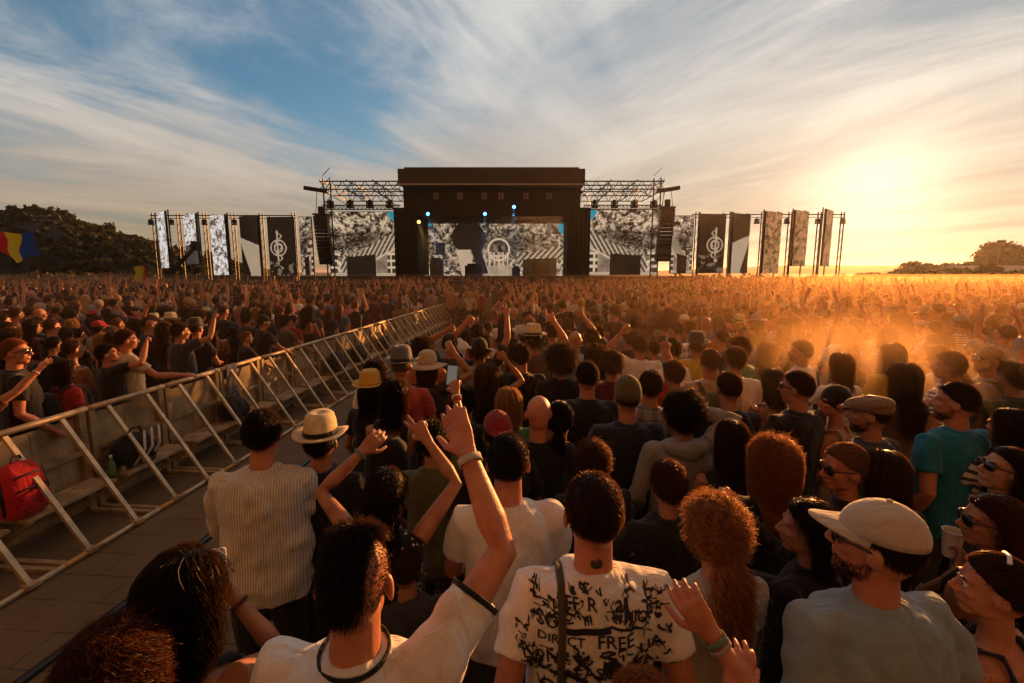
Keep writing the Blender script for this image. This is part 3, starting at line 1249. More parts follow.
    # lamps of the stage that are lit
    blue, amber = mat_emit('blue_lamp', (.10, .38, 1.0), 3.0), mat_emit('amber_lamp', (1.0, .60, .12), 2.0)
    for px, py, m_, lab in ((428, 214, blue, 'glowing blue stage spotlight nearest the left tower'), (485, 214, blue, 'glowing blue stage spotlight in the middle of the rig'), (514, 207, blue, 'small blue stage spotlight right of the middle one'),
                            (419, 222, amber, 'glowing amber lamp low on the left side of the stage'), (570, 222, amber, 'glowing amber lamp low on the right side of the stage')):
        p = at(px, py, YS + .9)
        g = empty('stage_spotlight', p)
        tag(g, lab, 'stage light')
        mb = MB()
        mb.tube([(0, .25, .05), (0, -.02, 0)], [.2, .26], 12)
        mb.build('lamp_body', M['black'], g)
        mb = MB()
        mb.ball((0, -.08, 0), (.19, .07, .19))
        mb.build('lens', m_, g)
        ld = bpy.data.lights.new('lamp', 'SPOT')
        ld.energy = 2600 if m_ is blue else 1500
        ld.color = (.12, .42, 1.0) if m_ is blue else (1.0, .62, .15)
        ld.spot_size = rad(22 if m_ is blue else 30)
        ld.spot_blend = .5
        ld.shadow_soft_size = .1
        lo = bpy.data.objects.new('lamp', ld)
        COL.objects.link(lo)
        lo.parent = g
        lo.location = (0, -.1, -.25)
        lo.rotation_euler = (rad(12), rad(-16 if px < 450 else (4 if px < 520 else 9)), 0)
    for i, px in enumerate((436, 460, 484, 501, 526, 549)):
        p = at(px, 196, YS + .85)
        g = empty('blinder_light', p)
        tag(g, 'unlit square blinder lamp under the stage roof, %s from the left' % ['first', 'second', 'third', 'fourth', 'fifth', 'sixth'][i], 'stage light', 'blinder lamps under the roof edge')
        mb = MB()
        mb.box((0, .1, 0), (.7, .3, .8))
        mb.build('lamp_body', M['roof'], g)
        mb = MB()
        for s in (-1, 1):
            for zz in (-.19, .19):
                mb.ball((s * .17, -.06, zz), (.14, .05, .16), n=10, m=6)
        mb.build('lens', mat_plain('grey_lens', (.3, .28, .26), .25), g)


def lamp_parts(g, s):
    mb = MB()
    mb.box((0, 0, -.28 * s), (.5 * s, .35 * s, .16 * s))
    for k in (-1, 1):
        mb.box((k * .24 * s, 0, -.02 * s), (.06 * s, .14 * s, .42 * s))
    mb.build('yoke', M['black'], g)
    mb = MB()
    mb.ball((0, 0, .05 * s), (.19 * s, .22 * s, .26 * s), n=12, m=8)
    mb.build('lamp_head', M['black_plastic'], g)


build_stage()
air('stage_smoke', (at(417, 230, YS).x, YS + .45, at(492, 276, YS).z), (at(567, 230, YS).x, YS + 9.0, at(492, 190, YS).z), 0.012, 0.3)


def build_field_gear():
    # camera crane under the second LED column
    b = at(183, 292, 47)
    r = empty('camera_crane', (b.x, 47, 0))
    tag(r, 'black camera crane standing in the crowd under the left LED columns', 'camera crane')
    p1, p2 = at(196, 246, 47), at(212, 266, 47)
    mb = MB()
    for a in range(3):
        mb.beam((math.cos(a * 2.1) * .8, math.sin(a * 2.1) * .8, 0), (0, 0, 1.9), .09)
    mb.beam((0, 0, 1.7), (0, 0, 3.0), .22)
    mb.build('tripod', M['black'], r)
    mb = MB()
    mb.beam((-1.0, 0, 2.3), (p1.x - b.x, 0, p1.z), .22)
    mb.beam((-1.0, 0, 2.7), (p1.x - b.x, 0, p1.z + .1), .1)
    mb.build('arm', M['black'], r)
    mb = MB()
    mb.box((p1.x - b.x, 0, p1.z), (.5, .8, .9))
    mb.tube([(p1.x - b.x, -.4, p1.z), (p1.x - b.x, -.75, p1.z)], .16, 10)
    mb.build('camera', M['black_plastic'], r)
    mb = MB()
    mb.box((-1.1, 0, 2.3), (.7, .5, .7))
    mb.build('counterweight', M['black'], r)
    # lighting desk tower in the crowd behind the barrier
    c = at(452, 300, 33)
    r = empty('camera_platform', (c.x, 33, 0))
    tag(r, 'dark camera platform covered with black cloth in the crowd before the stage', 'platform')
    mb = MB()
    mb.box((0, 0, .95), (1.5, 1.5, 1.9))
    mb.build('drape', M['dark'], r)
    mb = MB()
    for k in (-1, 1):
        mb.beam((k * .7, -.7, 1.9), (k * .7, -.7, 2.5), .05)
    mb.beam((-.7, -.7, 2.5), (.7, -.7, 2.5), .05)
    mb.build('guard_rail', M['truss'], r)
    # flags
    flag((14, 243), 26, 2.2, 1.25, [(.55, .03, .03), (.7, .52, .04), (.03, .08, .3)], 'large blowing red, yellow and blue flag above the left crowd', 61, drop=.9)
    flag((141, 274), 40, 1.0, 1.5, [(.6, .45, .05), (.6, .45, .05), (.5, .03, .03)], 'small pointed yellow and red flag near the camera crane', 62)


def flag(px, Y, w, h, cols, label, seed, drop=.25):
    c = at(px[0], px[1], Y)
    r = empty('flag', (c.x, Y, 0))
    tag(r, label, 'flag')
    mb = MB()
    mb.tube([(w * .52, .05, .6), (w * .5, 0, c.z + h * .5)], .022, 8)
    mb.build('pole', M['bark'], r)
    nx, ny = 36, 22
    U, V = np.meshgrid(np.linspace(0, 1, nx + 1), np.linspace(0, 1, ny + 1))
    X = (U - .5) * w
    Zz = c.z + (V - .5) * h * (.75 + .25 * U) + drop * .25 * np.sin(U * 5 + 1) * w * .2 - drop * (1 - V) * .5 * np.exp(-((U - .5) / .2) ** 2) * h * .8
    Yy = .16 * np.sin(U * 9 + V * 3 + seed) * U.clip(.2) + .06 * np.sin(U * 21 - V * 8)
    u2 = (U[:-1, :-1] + .5 / nx)
    colr = np.where((u2 < 1 / 3)[..., None], cols[0], np.where((u2 < 2 / 3)[..., None], cols[1], cols[2]))
    link('cloth', grid_mesh('cloth', np.stack([X, Yy, Zz], -1), M['flag'], True, np.array(colr, float)), r)


build_field_gear()


def build_stage_fence():
    a, b = at(176, 276, 58.5), at(705, 276, 58.5)
    r = empty('stage_fence', (a.x, 58.5, 0))
    tag(r, 'long dark mesh covered fence running behind the LED columns and stage', 'fence')
    L = b.x - a.x
    mb = MB()
    mb.box((L / 2, 0, a.z / 2), (L, .05, a.z))
    mb.build('mesh_cover', M['dark'], r)
    for k in range(int(L / 2.5) + 1):
        mb = MB()
        mb.beam((k * 2.5, -.06, 0), (k * 2.5, -.06, a.z + .1), .06)
        mb.build('post', M['truss'], r)


build_stage_fence()


def smoke():
    """a drifting puff over the heads on the right, lit through by the sun"""
    c = at(862, 372, 5.0)
    m, t = new_mat('smoke')
    o = t.n('ShaderNodeOutputMaterial')
    v = t.n('ShaderNodeVolumePrincipled')
    v.inputs['Color'].default_value = (1.0, 0.66, 0.36, 1)
    v.inputs['Anisotropy'].default_value = 0.7
    co = t.n('ShaderNodeTexCoord').outputs['Object']
    r = t.vmath('LENGTH', t.vmath('DIVIDE', co, (1.75, 1.9, .62)))
    n = t.noise(co, 1.6, 3, 0.6, 0.6)
    d = t.math('MULTIPLY', t.smooth(t.math('ADD', r, t.math('MULTIPLY', n, 0.9)), 1.35, 0.45), 0.10)
    t.put(v.inputs['Density'], d)
    t.t.links.new(v.outputs[0], o.inputs['Volume'])
    mb = MB()
    mb.ball((0, 0, 0), (1.75, 1.9, .62), None, 24, 14)
    ob = mb.build('smoke', m, None, True)
    ob.location = (c.x, 5.0, 1.66)
    struct(ob, 'stuff')


smoke()


# ------------------------------------------------------------------ crowd barrier
def build_barrier():
    ang = -math.atan(BAR_K)
    L = 1.0
    D = BAR_TOP - BAR_BASE            # top rail lies this far to the left of the base rail
    H = 1.1

    def section():
        r = empty('barrier_section')
        mb = MB()
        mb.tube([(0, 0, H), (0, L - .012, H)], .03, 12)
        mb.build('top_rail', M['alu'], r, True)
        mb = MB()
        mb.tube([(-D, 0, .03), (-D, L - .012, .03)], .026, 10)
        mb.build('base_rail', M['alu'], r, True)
        for yy in (.22, .72):
            mb = MB()
            mb.beam((.02, yy, H - .03), (-D - .01, yy, .05), .042, .03)
            mb.box((-D, yy, .045), (.09, .09, .035))
            mb.build('brace', M['alu'], r)
        mb = MB()
        mb.box((-.06, L / 2, H / 2 - .02), (.016, L - .02, H - .12))
        mb.box((-.052, L * .5, H / 2), (.012, .05, H - .2))
        mb.build('sheet', M['sheet'], r)
        for yy in (.05, L - .06):
            mb = MB()
            mb.box((-.02, yy, H / 2), (.055, .07, H - .06))
            mb.build('upright', M['sheet'], r)
        for zz, hh in ((.66, .05), (.12, .07)):
            mb = MB()
            mb.box((-.02, L / 2, zz), (.04, L - .2, hh))
            mb.build('cross_rail', M['sheet'], r)
        mb = MB()
        for k in range(3):
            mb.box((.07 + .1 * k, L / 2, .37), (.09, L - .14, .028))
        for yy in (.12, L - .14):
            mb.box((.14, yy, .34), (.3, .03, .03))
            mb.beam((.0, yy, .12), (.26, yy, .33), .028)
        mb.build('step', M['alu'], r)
        for yy in (.04, L - .05):
            mb = MB()
            mb.box((-D / 2, yy, .02), (abs(D), .05, .03))
            mb.build('foot_bar', M['alu'], r)
        return r

    first = section()
    kids = [k for k in bpy.data.objects if k.parent == first]
    words = ['first', 'second', 'third', 'fourth', 'fifth', 'sixth', 'seventh', 'eighth', 'ninth', 'tenth', 'eleventh', 'twelfth', 'thirteenth', 'fourteenth', 'fifteenth', 'sixteenth',
             'seventeenth', 'eighteenth', 'nineteenth', 'twentieth', 'twenty-first', 'twenty-second', 'twenty-third', 'twenty-fourth']
    y = 1.0 - 0.14
    shown = 0
    for k in range(24):
        yy = y + k * L * math.cos(ang)
        if k == 0:
            r = first
        else:
            r = first.copy()
            COL.objects.link(r)
            for c in kids:
                d = c.copy()
                d.parent = r
                COL.objects.link(d)
        r.location = (BAR_K * yy + BAR_TOP, yy, 0)
        r.rotation_euler = (rad(RNG.uniform(-.3, .3)), rad(RNG.uniform(-.4, .4)), ang + rad(RNG.uniform(-.35, .35)))
        tag(r, 'aluminium crowd barrier section, %s along the row from the camera' % words[k], 'barrier', 'crowd barrier sections along the lane')


build_barrier()


def on_step(px, py, hz=.39):
    return at_z(px, py, hz)

# ------------------------------------------------------------------ people
# local frame of a person: feet at the origin, facing +Y, right hand towards +X, 1.75 m tall
HEAD_C = Vector((0, 0.016, 1.640))
NECK_P = Vector((0, -0.004, 1.520))

TORSO_M = [(.84, .158, .112, -.005), (.93, .168, .120, -.008), (1.02, .152, .108, 0), (1.12, .148, .106, .0), (1.22, .162, .116, .003),
           (1.32, .174, .118, 0), (1.385, .172, .104, -.006), (1.43, .146, .084, -.014), (1.468, .100, .068, -.016), (1.50, .064, .060, -.010)]
TORSO_F = [(.84, .165, .118, -.01), (.93, .172, .122, -.012), (1.02, .142, .102, 0), (1.12, .124, .092, .0), (1.22, .138, .102, .003),
           (1.32, .152, .106, 0), (1.385, .150, .094, -.006), (1.43, .118, .074, -.012), (1.462, .078, .058, -.012), (1.49, .052, .052, -.008)]


def rot3(yaw=0, pitch=0, roll=0):
    return Matrix.Rotation(yaw, 3, 'Z') @ Matrix.Rotation(pitch, 3, 'X') @ Matrix.Rotation(roll, 3, 'Y')


class Pose:
    """the joints of one figure"""
    def __init__(s, female=False, hyaw=0, hpitch=0, hroll=0, R='down', L='down', lean=0, side=0, bulk=1.0, hr='relaxed', hl='relaxed', face=True):
        s.female, s.bulk, s.face = female, bulk, face
        s.lean, s.side = lean, side
        s.HR = rot3(rad(hyaw), rad(hpitch), rad(hroll))
        pv = s.D(NECK_P)
        s.head = Matrix.Translation(pv + s.HR @ (HEAD_C - NECK_P)) @ s.HR.to_4x4()
        s.arms = {}
        s.hand = {1: hr, -1: hl}
        sx = .158 if female else .178 * (1 + (bulk - 1) * .6)
        for sd, a in ((1, R), (-1, L)):
            sh = s.D(Vector((sd * sx, -.006, 1.405)))
            s.arms[sd] = s.solve(sd, sh, a)

    def D(s, p):
        k = max(0, p[2] - .9)
        return Vector((p[0] + s.side * k, p[1] + s.lean * k, p[2] - abs(s.lean) * .12 * k))

    def solve(s, sd, sh, a):
        pole = Vector((sd * .5, -1, -.5))
        P = {'down': ((.07, .03, -.50), (sd * .35, -1, 0)), 'relaxed': ((.05, .16, -.46), (sd * .5, -1, -.2)), 'front': ((-.10, .30, -.30), (sd * .8, -.4, -1)),
             'clap': ((-.15, .33, -.08), (sd * 1, -.2, -1)), 'phone': ((-.10, .36, .14), (sd * .8, 0, -1)), 'up': ((.03, .16, .50), (sd * 1, .3, 0)),
             'up_out': ((.22, .14, .44), (sd * 1, -.2, -.4)), 'up_bent': ((.02, .2, .36), (sd * 1, .2, -.6)), 'fist': ((.10, .18, .40), (sd * 1, .1, -.3)),
             'overhead': ((-.1, .12, .47), (sd * 1, .2, 0)), 'head': ((-.06, .12, .22), (sd * 1, .3, -.2)), 'rail': ((-.02, .40, -.36), (sd * .8, -.5, -.3)),
             'forward_up': ((0, .42, .30), (sd * .6, 0, -1)), 'hip': ((.08, .0, -.40), (sd * 1.4, -.6, 0))}
        if isinstance(a, str):
            off, pl = P[a]
            t = sh + Vector((off[0] * sd, off[1], off[2]))
            pole = Vector(pl)
        else:
            t = Vector(a[0])
            if len(a) > 1 and a[1] is not None:
                pole = Vector(a[1])
        if t.z > sh.z + .15:
            sh = sh + Vector((-sd * .014, .0, .045))
        k = 1 if not s.female else .95
        L1, L2 = .295 * k, .265 * k
        d = t - sh
        dist = min(max(d.length, .2), (L1 + L2) * .992)
        d.normalize()
        t = sh + d * dist
        ca = (L1 * L1 + dist * dist - L2 * L2) / (2 * L1 * dist)
        ca = max(-1, min(1, ca))
        pole = pole - d * pole.dot(d)
        pole.normalize()
        el = sh + d * (L1 * ca) + pole * (L1 * math.sqrt(max(0, 1 - ca * ca)))
        return sh, el, t


HANDS = {'relaxed': ((18, 28, 18), 4, 20), 'open': ((4, 8, 6), 11, 5), 'flat': ((3, 5, 4), 3, 5), 'fist': ((72, 88, 55), 1, 55), 'grip': ((42, 58, 40), 3, 35),
         'horns': 'horns', 'point': 'point', 'vee': 'vee'}


def hand(mb, wrist, d, n, side, pose):
    """palm, four fingers of unequal length with bent knuckles and a thumb leaving the side of the palm"""
    d = d.normalized()
    n = (n - d * n.dot(d)).normalized()
    lat = n.cross(d) * (1 if side > 0 else -1)       # towards the little finger
    mb.loft([(wrist - d * .015, lat * .027, n * .021), (wrist + d * .02, lat * .031, n * .018), (wrist + d * .055, lat * .040, n * .015), (wrist + d * .092, lat * .041, n * .012), (wrist + d * .098, lat * .034, n * .008)], 12)
    L = (.070, .079, .074, .058)
    for i in range(4):
        o = (-.031, -.0105, .0105, .030)[i]
        if HANDS[pose] == 'horns':
            curl = (4, 6, 4) if i in (0, 3) else (74, 88, 50)
            spread = 6
        elif HANDS[pose] == 'point':
            curl = (3, 4, 3) if i == 0 else (74, 88, 50)
            spread = 3
        elif HANDS[pose] == 'vee':
            curl = (3, 4, 3) if i < 2 else (74, 88, 50)
            spread = 10
        else:
            curl, spread, _ = HANDS[pose]
            curl = tuple(c * (1 + .12 * (i - 1)) for c in curl)
        base = wrist + d * (.088 - .006 * abs(i - 1.3)) + lat * o
        sp = rad(spread * (i - 1.4))
        f = (d * math.cos(sp) + lat * math.sin(sp)).normalized()
        pts, rs = [base - f * .02, base], [.0098, .0098]
        a = 0
        p = base
        for j, fr in enumerate((.44, .32, .24)):
            a += rad(curl[j])
            q = f * math.cos(a) + n * math.sin(a)
            p = p + q * L[i] * fr * 1.05
            pts.append(p)
            rs.append((.0092, .0085, .0068)[j])
        mb.tube(pts, rs, 8, ref=lat)
    tc = 55 if HANDS[pose] in ('horns', 'point', 'vee') else HANDS[pose][2]
    b = wrist + d * .028 - lat * .026
    t1 = (d * .62 - lat * .72 + n * .2).normalized()
    m1 = b + t1 * .042
    t2 = (d * .85 - lat * (.5 - tc * .012) + n * (.2 + tc * .012)).normalized()
    m2 = m1 + t2 * .032
    m3 = m2 + (t2 + n * (tc * .006)).normalized() * .026
    mb.tube([b - t1 * .01, b, m1, m2, m3], [.014, .0135, .0115, .0102, .0078], 8)


def palm_normal(pose, sd, el, wr):
    d = (wr - el).normalized()
    if d.z > .25:
        return Vector((0, 1, .1))               # raised: palm to the front
    if d.y > .5:
        return Vector((-sd * .4, 0, -1))
    return Vector((-sd, .2, 0))


def head_solids(mb, Hm, face, female):
    R = Hm.to_3x3()
    T = Hm.translation

    def P(x, y, z):
        return T + R @ Vector((x, y, z))

    def E(c, r, rr=None):
        mb.ball(P(*c), r, R @ rr if rr is not None else R, 18, 12)
    k = .96 if female else 1.0
    E((0, -.012, .022), (.074 * k, .096, .092))
    E((0, .022, -.030), (.061 * k, .068, .078))
    E((0, -.03, -.03), (.060 * k, .066, .062))
    E((0, .050, -.088), (.031 * k, .033, .024))
    for s in (-1, 1):
        E((s * .038 * k, .014, -.066), (.019, .040, .030))
        E((s * .080 * k, -.012, -.012), (.009, .019, .031), rot3(s * .35, -.15, 0))
        E((s * .076 * k, .002, -.014), (.010, .010, .022))
        if face:
            E((s * .040 * k, .060, -.022), (.020, .020, .017))
            E((s * .031, .074, .026), (.026, .016, .009), rot3(0, 0, s * .15))
    if face:
        mb.tube([P(0, .082, .018), P(0, .096, -.004), P(0, .110, -.026)], [.008, .0095, .0115], 8, ref=R @ Vector((1, 0, 0)))
        E((0, .106, -.028), (.013, .011, .009))
        for s in (-1, 1):
            E((s * .011, .096, -.031), (.008, .009, .007))
        E((0, .083, -.054), (.024, .012, .0065))
        E((0, .080, -.066), (.021, .012, .0075))


def torso_rings(pose, base, infl=0.0, zmax=9, zmin=0, straight=0.0, cut=1.0):
    rings = []
    for z, hx, hy, cy in base:
        if z > zmax or z < zmin:
            continue
        b = pose.bulk if z < 1.44 else 1
        hx, hy = hx * b, hy * (1 + (b - 1) * 1.4)
        if straight and z < 1.2:
            hx = max(hx, (.168 if not pose.female else .150) * b * straight)
            hy = max(hy, .116 * b * straight)
        cc = cut if z < 1.42 or cut == 1 else cut * .9
        c = pose.D(Vector((0, cy, z - (.014 if cc < .9 else 0))))
        rings.append((c, Vector((hx * cc + infl, 0, 0)), Vector((0, hy * cc + infl, 0))))
    return rings


def body_mesh(pose, voxel=.007, clothed=True):
    mb = MB()
    base = TORSO_F if pose.female else TORSO_M
    mb.loft(torso_rings(pose, base, 0, cut=.93 if clothed else 1), 24, 2.3)
    nk = .047 if pose.female else .057
    a, b = pose.D(Vector((0, -.012, 1.43))), pose.D(Vector((0, -.010, 1.50)))
    hc = pose.head @ Vector((0, -.012, -.055))
    mb.tube([a, b, hc], [nk * (1.12 if clothed else 1.25), nk, nk * .98], 14)
    head_solids(mb, pose.head, pose.face, pose.female)
    f = .84 if pose.female else 1.0
    for sd, (sh, el, wr) in pose.arms.items():
        mid = sh.lerp(el, .5)
        m2 = el.lerp(wr, .3)
        d = (wr - el).normalized()
        mb.tube([sh + (sh - el).normalized() * .01, sh.lerp(el, .22), mid, el, m2, el.lerp(wr, .75), wr, wr + d * .012],
                [.054 * f, .053 * f, .046 * f, .038 * f, .041 * f, .031 * f, .026 * f, .025 * f], 12)
        n = palm_normal(pose, sd, el, wr)
        if isinstance(pose.hand[sd], tuple):
            hp, n, dd = pose.hand[sd]
            n = Vector(n)
            d = Vector(dd) if dd is not None else d
        else:
            hp = pose.hand[sd]
        hand(mb, wr, d, n, sd, hp)
    for s in (-1, 1):
        mb.tube([(s * .088, 0, .92), (s * .092, .004, .75), (s * .098, .012, .50), (s * .102, 0, .32), (s * .104, -.012, .09)], [.086, .078, .052, .050, .034], 10)
        mb.tube([(s * .104, -.045, .04), (s * .11, .05, .04), (s * .122, .14, .025)], [.034, .036, .022], 8)
    return remesh(mb, voxel, 2)


def wrinkle(me, amp, seed, scale=26):
    P, N = coords(me), normals(me)
    w = wobble(P * np.array([1, 1, .55]), scale, seed) * .65 + wobble(P * np.array([1.0, .8, .8]), scale * 2.1, seed + 9) * .3
    w = -np.abs(w) ** .8 * np.sign(w) * .2 + (np.abs(w) * 1.5 - .55)
    w = np.maximum(w, -.3)
    me.vertices.foreach_set('co', (P + N * (amp * w)[:, None]).astype(np.float32).ravel())
    me.update()
    return me


def top_mesh(pose, kind, voxel=.010, seed=1, loose=1.0):
    """t_shirt, shirt (long sleeves), tank, sleeveless"""
    mb = MB()
    base = TORSO_F if pose.female else TORSO_M
    infl = .0175 * loose ** .5
    f = .84 if pose.female else 1.0
    if kind == 'tank':
        r = torso_rings(pose, base, infl, zmax=1.30, straight=.9)
        mb.loft(r, 24, 2.3)
        for s in (-1, 1):
            pts = [pose.D(Vector(q)) for q in ((s * .095, -.105, 1.25), (s * .090, -.110, 1.36), (s * .082, -.055, 1.452), (s * .085, .05, 1.42), (s * .09, .112, 1.33), (s * .09, .12, 1.22))]
            mb.tube(pts, [(.020, .012)] * 6, 8, ref=(1, 0, 0))
    else:
        r = torso_rings(pose, base, infl, zmax=1.47, straight=1.0)
        mb.loft(r, 28, 2.3)
        nk = (.066 if pose.female else .074) + .004
        c0, c1 = pose.D(Vector((0, -.014, 1.45))), pose.D(Vector((0, -.014, 1.490)))
        mb.loft([(c0, Vector((nk * 1.25, 0, 0)), Vector((0, nk * 1.05, 0))), (c1, Vector((nk, 0, 0)), Vector((0, nk * .92, 0)))], 20)
        for sd, (sh, el, wr) in pose.arms.items():
            inn = pose.D(Vector((sd * .09, -.008, 1.40)))
            if kind == 'sleeveless':
                mb.tube([inn, sh.lerp(inn, .25)], [.07 * f, .062 * f], 12)
            elif kind in ('t_shirt', 'polo'):
                e = sh.lerp(el, .60)
                mb.tube([inn, sh, sh.lerp(el, .3), e], [.072 * f, .072 * f, .068 * f, .066 * f], 14)
            else:
                mb.tube([inn, sh, sh.lerp(el, .5), el, el.lerp(wr, .5), el.lerp(wr, .93)], [.074 * f, .070 * f, .062 * f, .054 * f, .050 * f, .040 * f], 14)
        if kind == 'hoodie':
            pts = [pose.D(Vector((math.sin(a) * .105, -.035 - math.cos(a) * .085, 1.462 - .01 * math.cos(a)))) for a in np.linspace(-1.9, 1.9, 9)]
            mb.tube(pts, [.02, .034, .044, .05, .054, .05, .044, .034, .02], 10)
    me = remesh(mb, voxel, 3)
    return wrinkle(me, .0115 * loose, seed)


def trousers_mesh(pose, voxel=.014, seed=3, shorts=False):
    mb = MB()
    f = 1.03 if pose.female else 1
    mb.loft([((0, -.005, .80), (.16 * f, 0, 0), (0, .118, 0)), ((0, -.008, .92), (.176 * f, 0, 0), (0, .128, 0)), ((0, 0, 1.02), (.16, 0, 0), (0, .115, 0))], 20)
    for s in (-1, 1):
        if shorts:
            mb.tube([(s * .088, 0, .92), (s * .093, .004, .75), (s * .1, .012, .47)], [.100, .098, .09], 12)
        else:
            mb.tube([(s * .088, 0, .92), (s * .092, .004, .75), (s * .098, .012, .50), (s * .102, 0, .30), (s * .104, -.012, .06)], [.100, .092, .072, .066, .062], 12)
    return wrinkle(remesh(mb, voxel, 2), .005, seed)


def shoe_mesh(s):
    mb = MB()
    mb.loft([((s * .104, -.085, .045), (.02, 0, 0), (0, 0, .03)), ((s * .104, -.06, .055), (.036, 0, 0), (0, 0, .052)), ((s * .106, 0, .06), (.040, 0, 0), (0, 0, .058)), ((s * .112, .08, .042), (.045, 0, 0), (0, 0, .04)),
             ((s * .118, .15, .03), (.042, 0, 0), (0, 0, .028)), ((s * .122, .185, .024), (.022, 0, 0), (0, 0, .018))], 14)
    return mb.mesh('shoe', True)


# ------------------------------------------------------------------ hair, in the frame of the head
HL_Y = [-1.0, -.55, -.15, .15, .45, .75, 1.0]


def hairline(y, style):
    if style == 'crop':
        return np.interp(y, HL_Y, [-.62, -.62, -.25, .02, .30, .55, .72])
    if style == 'mohawk':
        return np.interp(y, HL_Y, [-.35, -.3, .2, .3, .4, .55, .72])
    if style == 'balding':
        return np.interp(y, HL_Y, [-.62, -.62, -.25, .02, .30, .5, .6])
    return np.interp(y, HL_Y, [-.78, -.72, -.38, -.05, .28, .52, .70])


def scalp(n, rng, style):
    d = rng.normal(size=(n * 9, 3))
    d /= np.linalg.norm(d, axis=1)[:, None]
    keep = d[:, 2] > hairline(d[:, 1], style) + rng.normal(0, .07, len(d))
    if style == 'mohawk':
        keep &= np.abs(d[:, 0]) < .54
    d = d[keep][:n]
    return d


SK_R = np.array([.0765, .0985, .0945])
SK_C = np.array([0, -.012, .022])


def push_out(p, infl):
    """keeps strand points outside the skull, the neck and the back of the torso"""
    infl = np.broadcast_to(np.asarray(infl, float).reshape(-1, 1), (len(p), 1))
    sk = SK_R + infl
    infl = infl[:, 0]
    q = (p - SK_C) / sk
    r = np.linalg.norm(q, axis=1)
    m = r < 1
    p[m] = SK_C + q[m] / r[m][:, None] * sk[m]
    zz = p[:, 2]
    # the face stays clear
    m = (zz < .05) & (p[:, 1] > .035) & (zz > -.14)
    w = .064 + infl
    m &= np.abs(p[:, 0]) < w
    p[m, 0] = np.where(p[m, 0] < 0, -1, 1) * w[m]
    # the neck
    lo = (zz < -.05) & (zz > -.21)
    nr = .060 + infl
    r = np.hypot(p[:, 0], p[:, 1] + .02) / nr
    m = lo & (r < 1)
    p[m, 0] /= r[m]
    p[m, 1] = (p[m, 1] + .02) / r[m] - .02
    # the shoulders, back and chest
    dep = np.clip(.055 + (-.17 - zz) * 1.0, .055, .128) + infl * 1.2
    lo = (zz < -.17) & (np.abs(p[:, 0]) < .19)
    m = lo & (p[:, 1] <= .03) & (p[:, 1] > -dep - .01)
    p[m, 1] = -dep[m] - .01
    m = lo & (p[:, 1] > .03) & (p[:, 1] < dep + .02)
    p[m, 1] = dep[m] + .02
    return p


def ribbons(paths, w0, rng, taper=.35):
    """paths (n, k, 3) to thin ribbons; returns vertices, quads, strand values"""
    n, k, _ = paths.shape
    t = np.gradient(paths, axis=1)
    t /= np.linalg.norm(t, axis=2, keepdims=True) + 1e-9
    rv = rng.normal(size=(n, 1, 3)) * .8 + (paths - SK_C) * 0
    s = np.cross(t, rv + np.array([.2, .1, .05]))
    s /= np.linalg.norm(s, axis=2, keepdims=True) + 1e-9
    w = w0 * rng.uniform(.6, 1.3, (n, 1, 1)) * np.linspace(1, taper, k)[None, :, None]
    V = np.stack([paths - s * w, paths + s * w], 2).reshape(-1, 3)
    i = np.arange(n * k).reshape(n, k)
    a, b = i[:, :-1] * 2, i[:, 1:] * 2
    Q = np.stack([a, a + 1, b + 1, b], -1).reshape(-1, 4)
    return V, Q, np.repeat(rng.random(n), k * 2)


def cap_surface(thick, style, rng, n=34, m=22, rough=.12, seed=0):
    th = np.linspace(0, math.pi, m)
    ph = np.linspace(0, 2 * math.pi, n, endpoint=False)
    T, Ph = np.meshgrid(th, ph, indexing='ij')
    d = np.stack([np.sin(T) * np.cos(Ph), np.sin(T) * np.sin(Ph), np.cos(T)], -1).reshape(-1, 3)
    e = d[:, 2] - hairline(d[:, 1], style)
    mk = np.clip(e / .16, -1, 1)
    if style == 'mohawk':
        mk = np.minimum(mk, np.clip((.56 - np.abs(d[:, 0])) / .15, -1, 1))
    w = 1 + rough * wobble(d, 9, seed)
    grow = np.where(mk > 0, thick * np.sqrt(np.clip(mk, 0, 1)) * w + .002 * mk, .012 * mk)
    P = SK_C + d * (SK_R + grow[:, None] - .002)
    idx = np.arange(m * n).reshape(m, n)
    nx = np.roll(idx, -1, 1)
    Q = np.stack([idx[:-1], idx[1:], nx[1:], nx[:-1]], -1).reshape(-1, 4)
    return P, Q, np.full(len(P), .35)


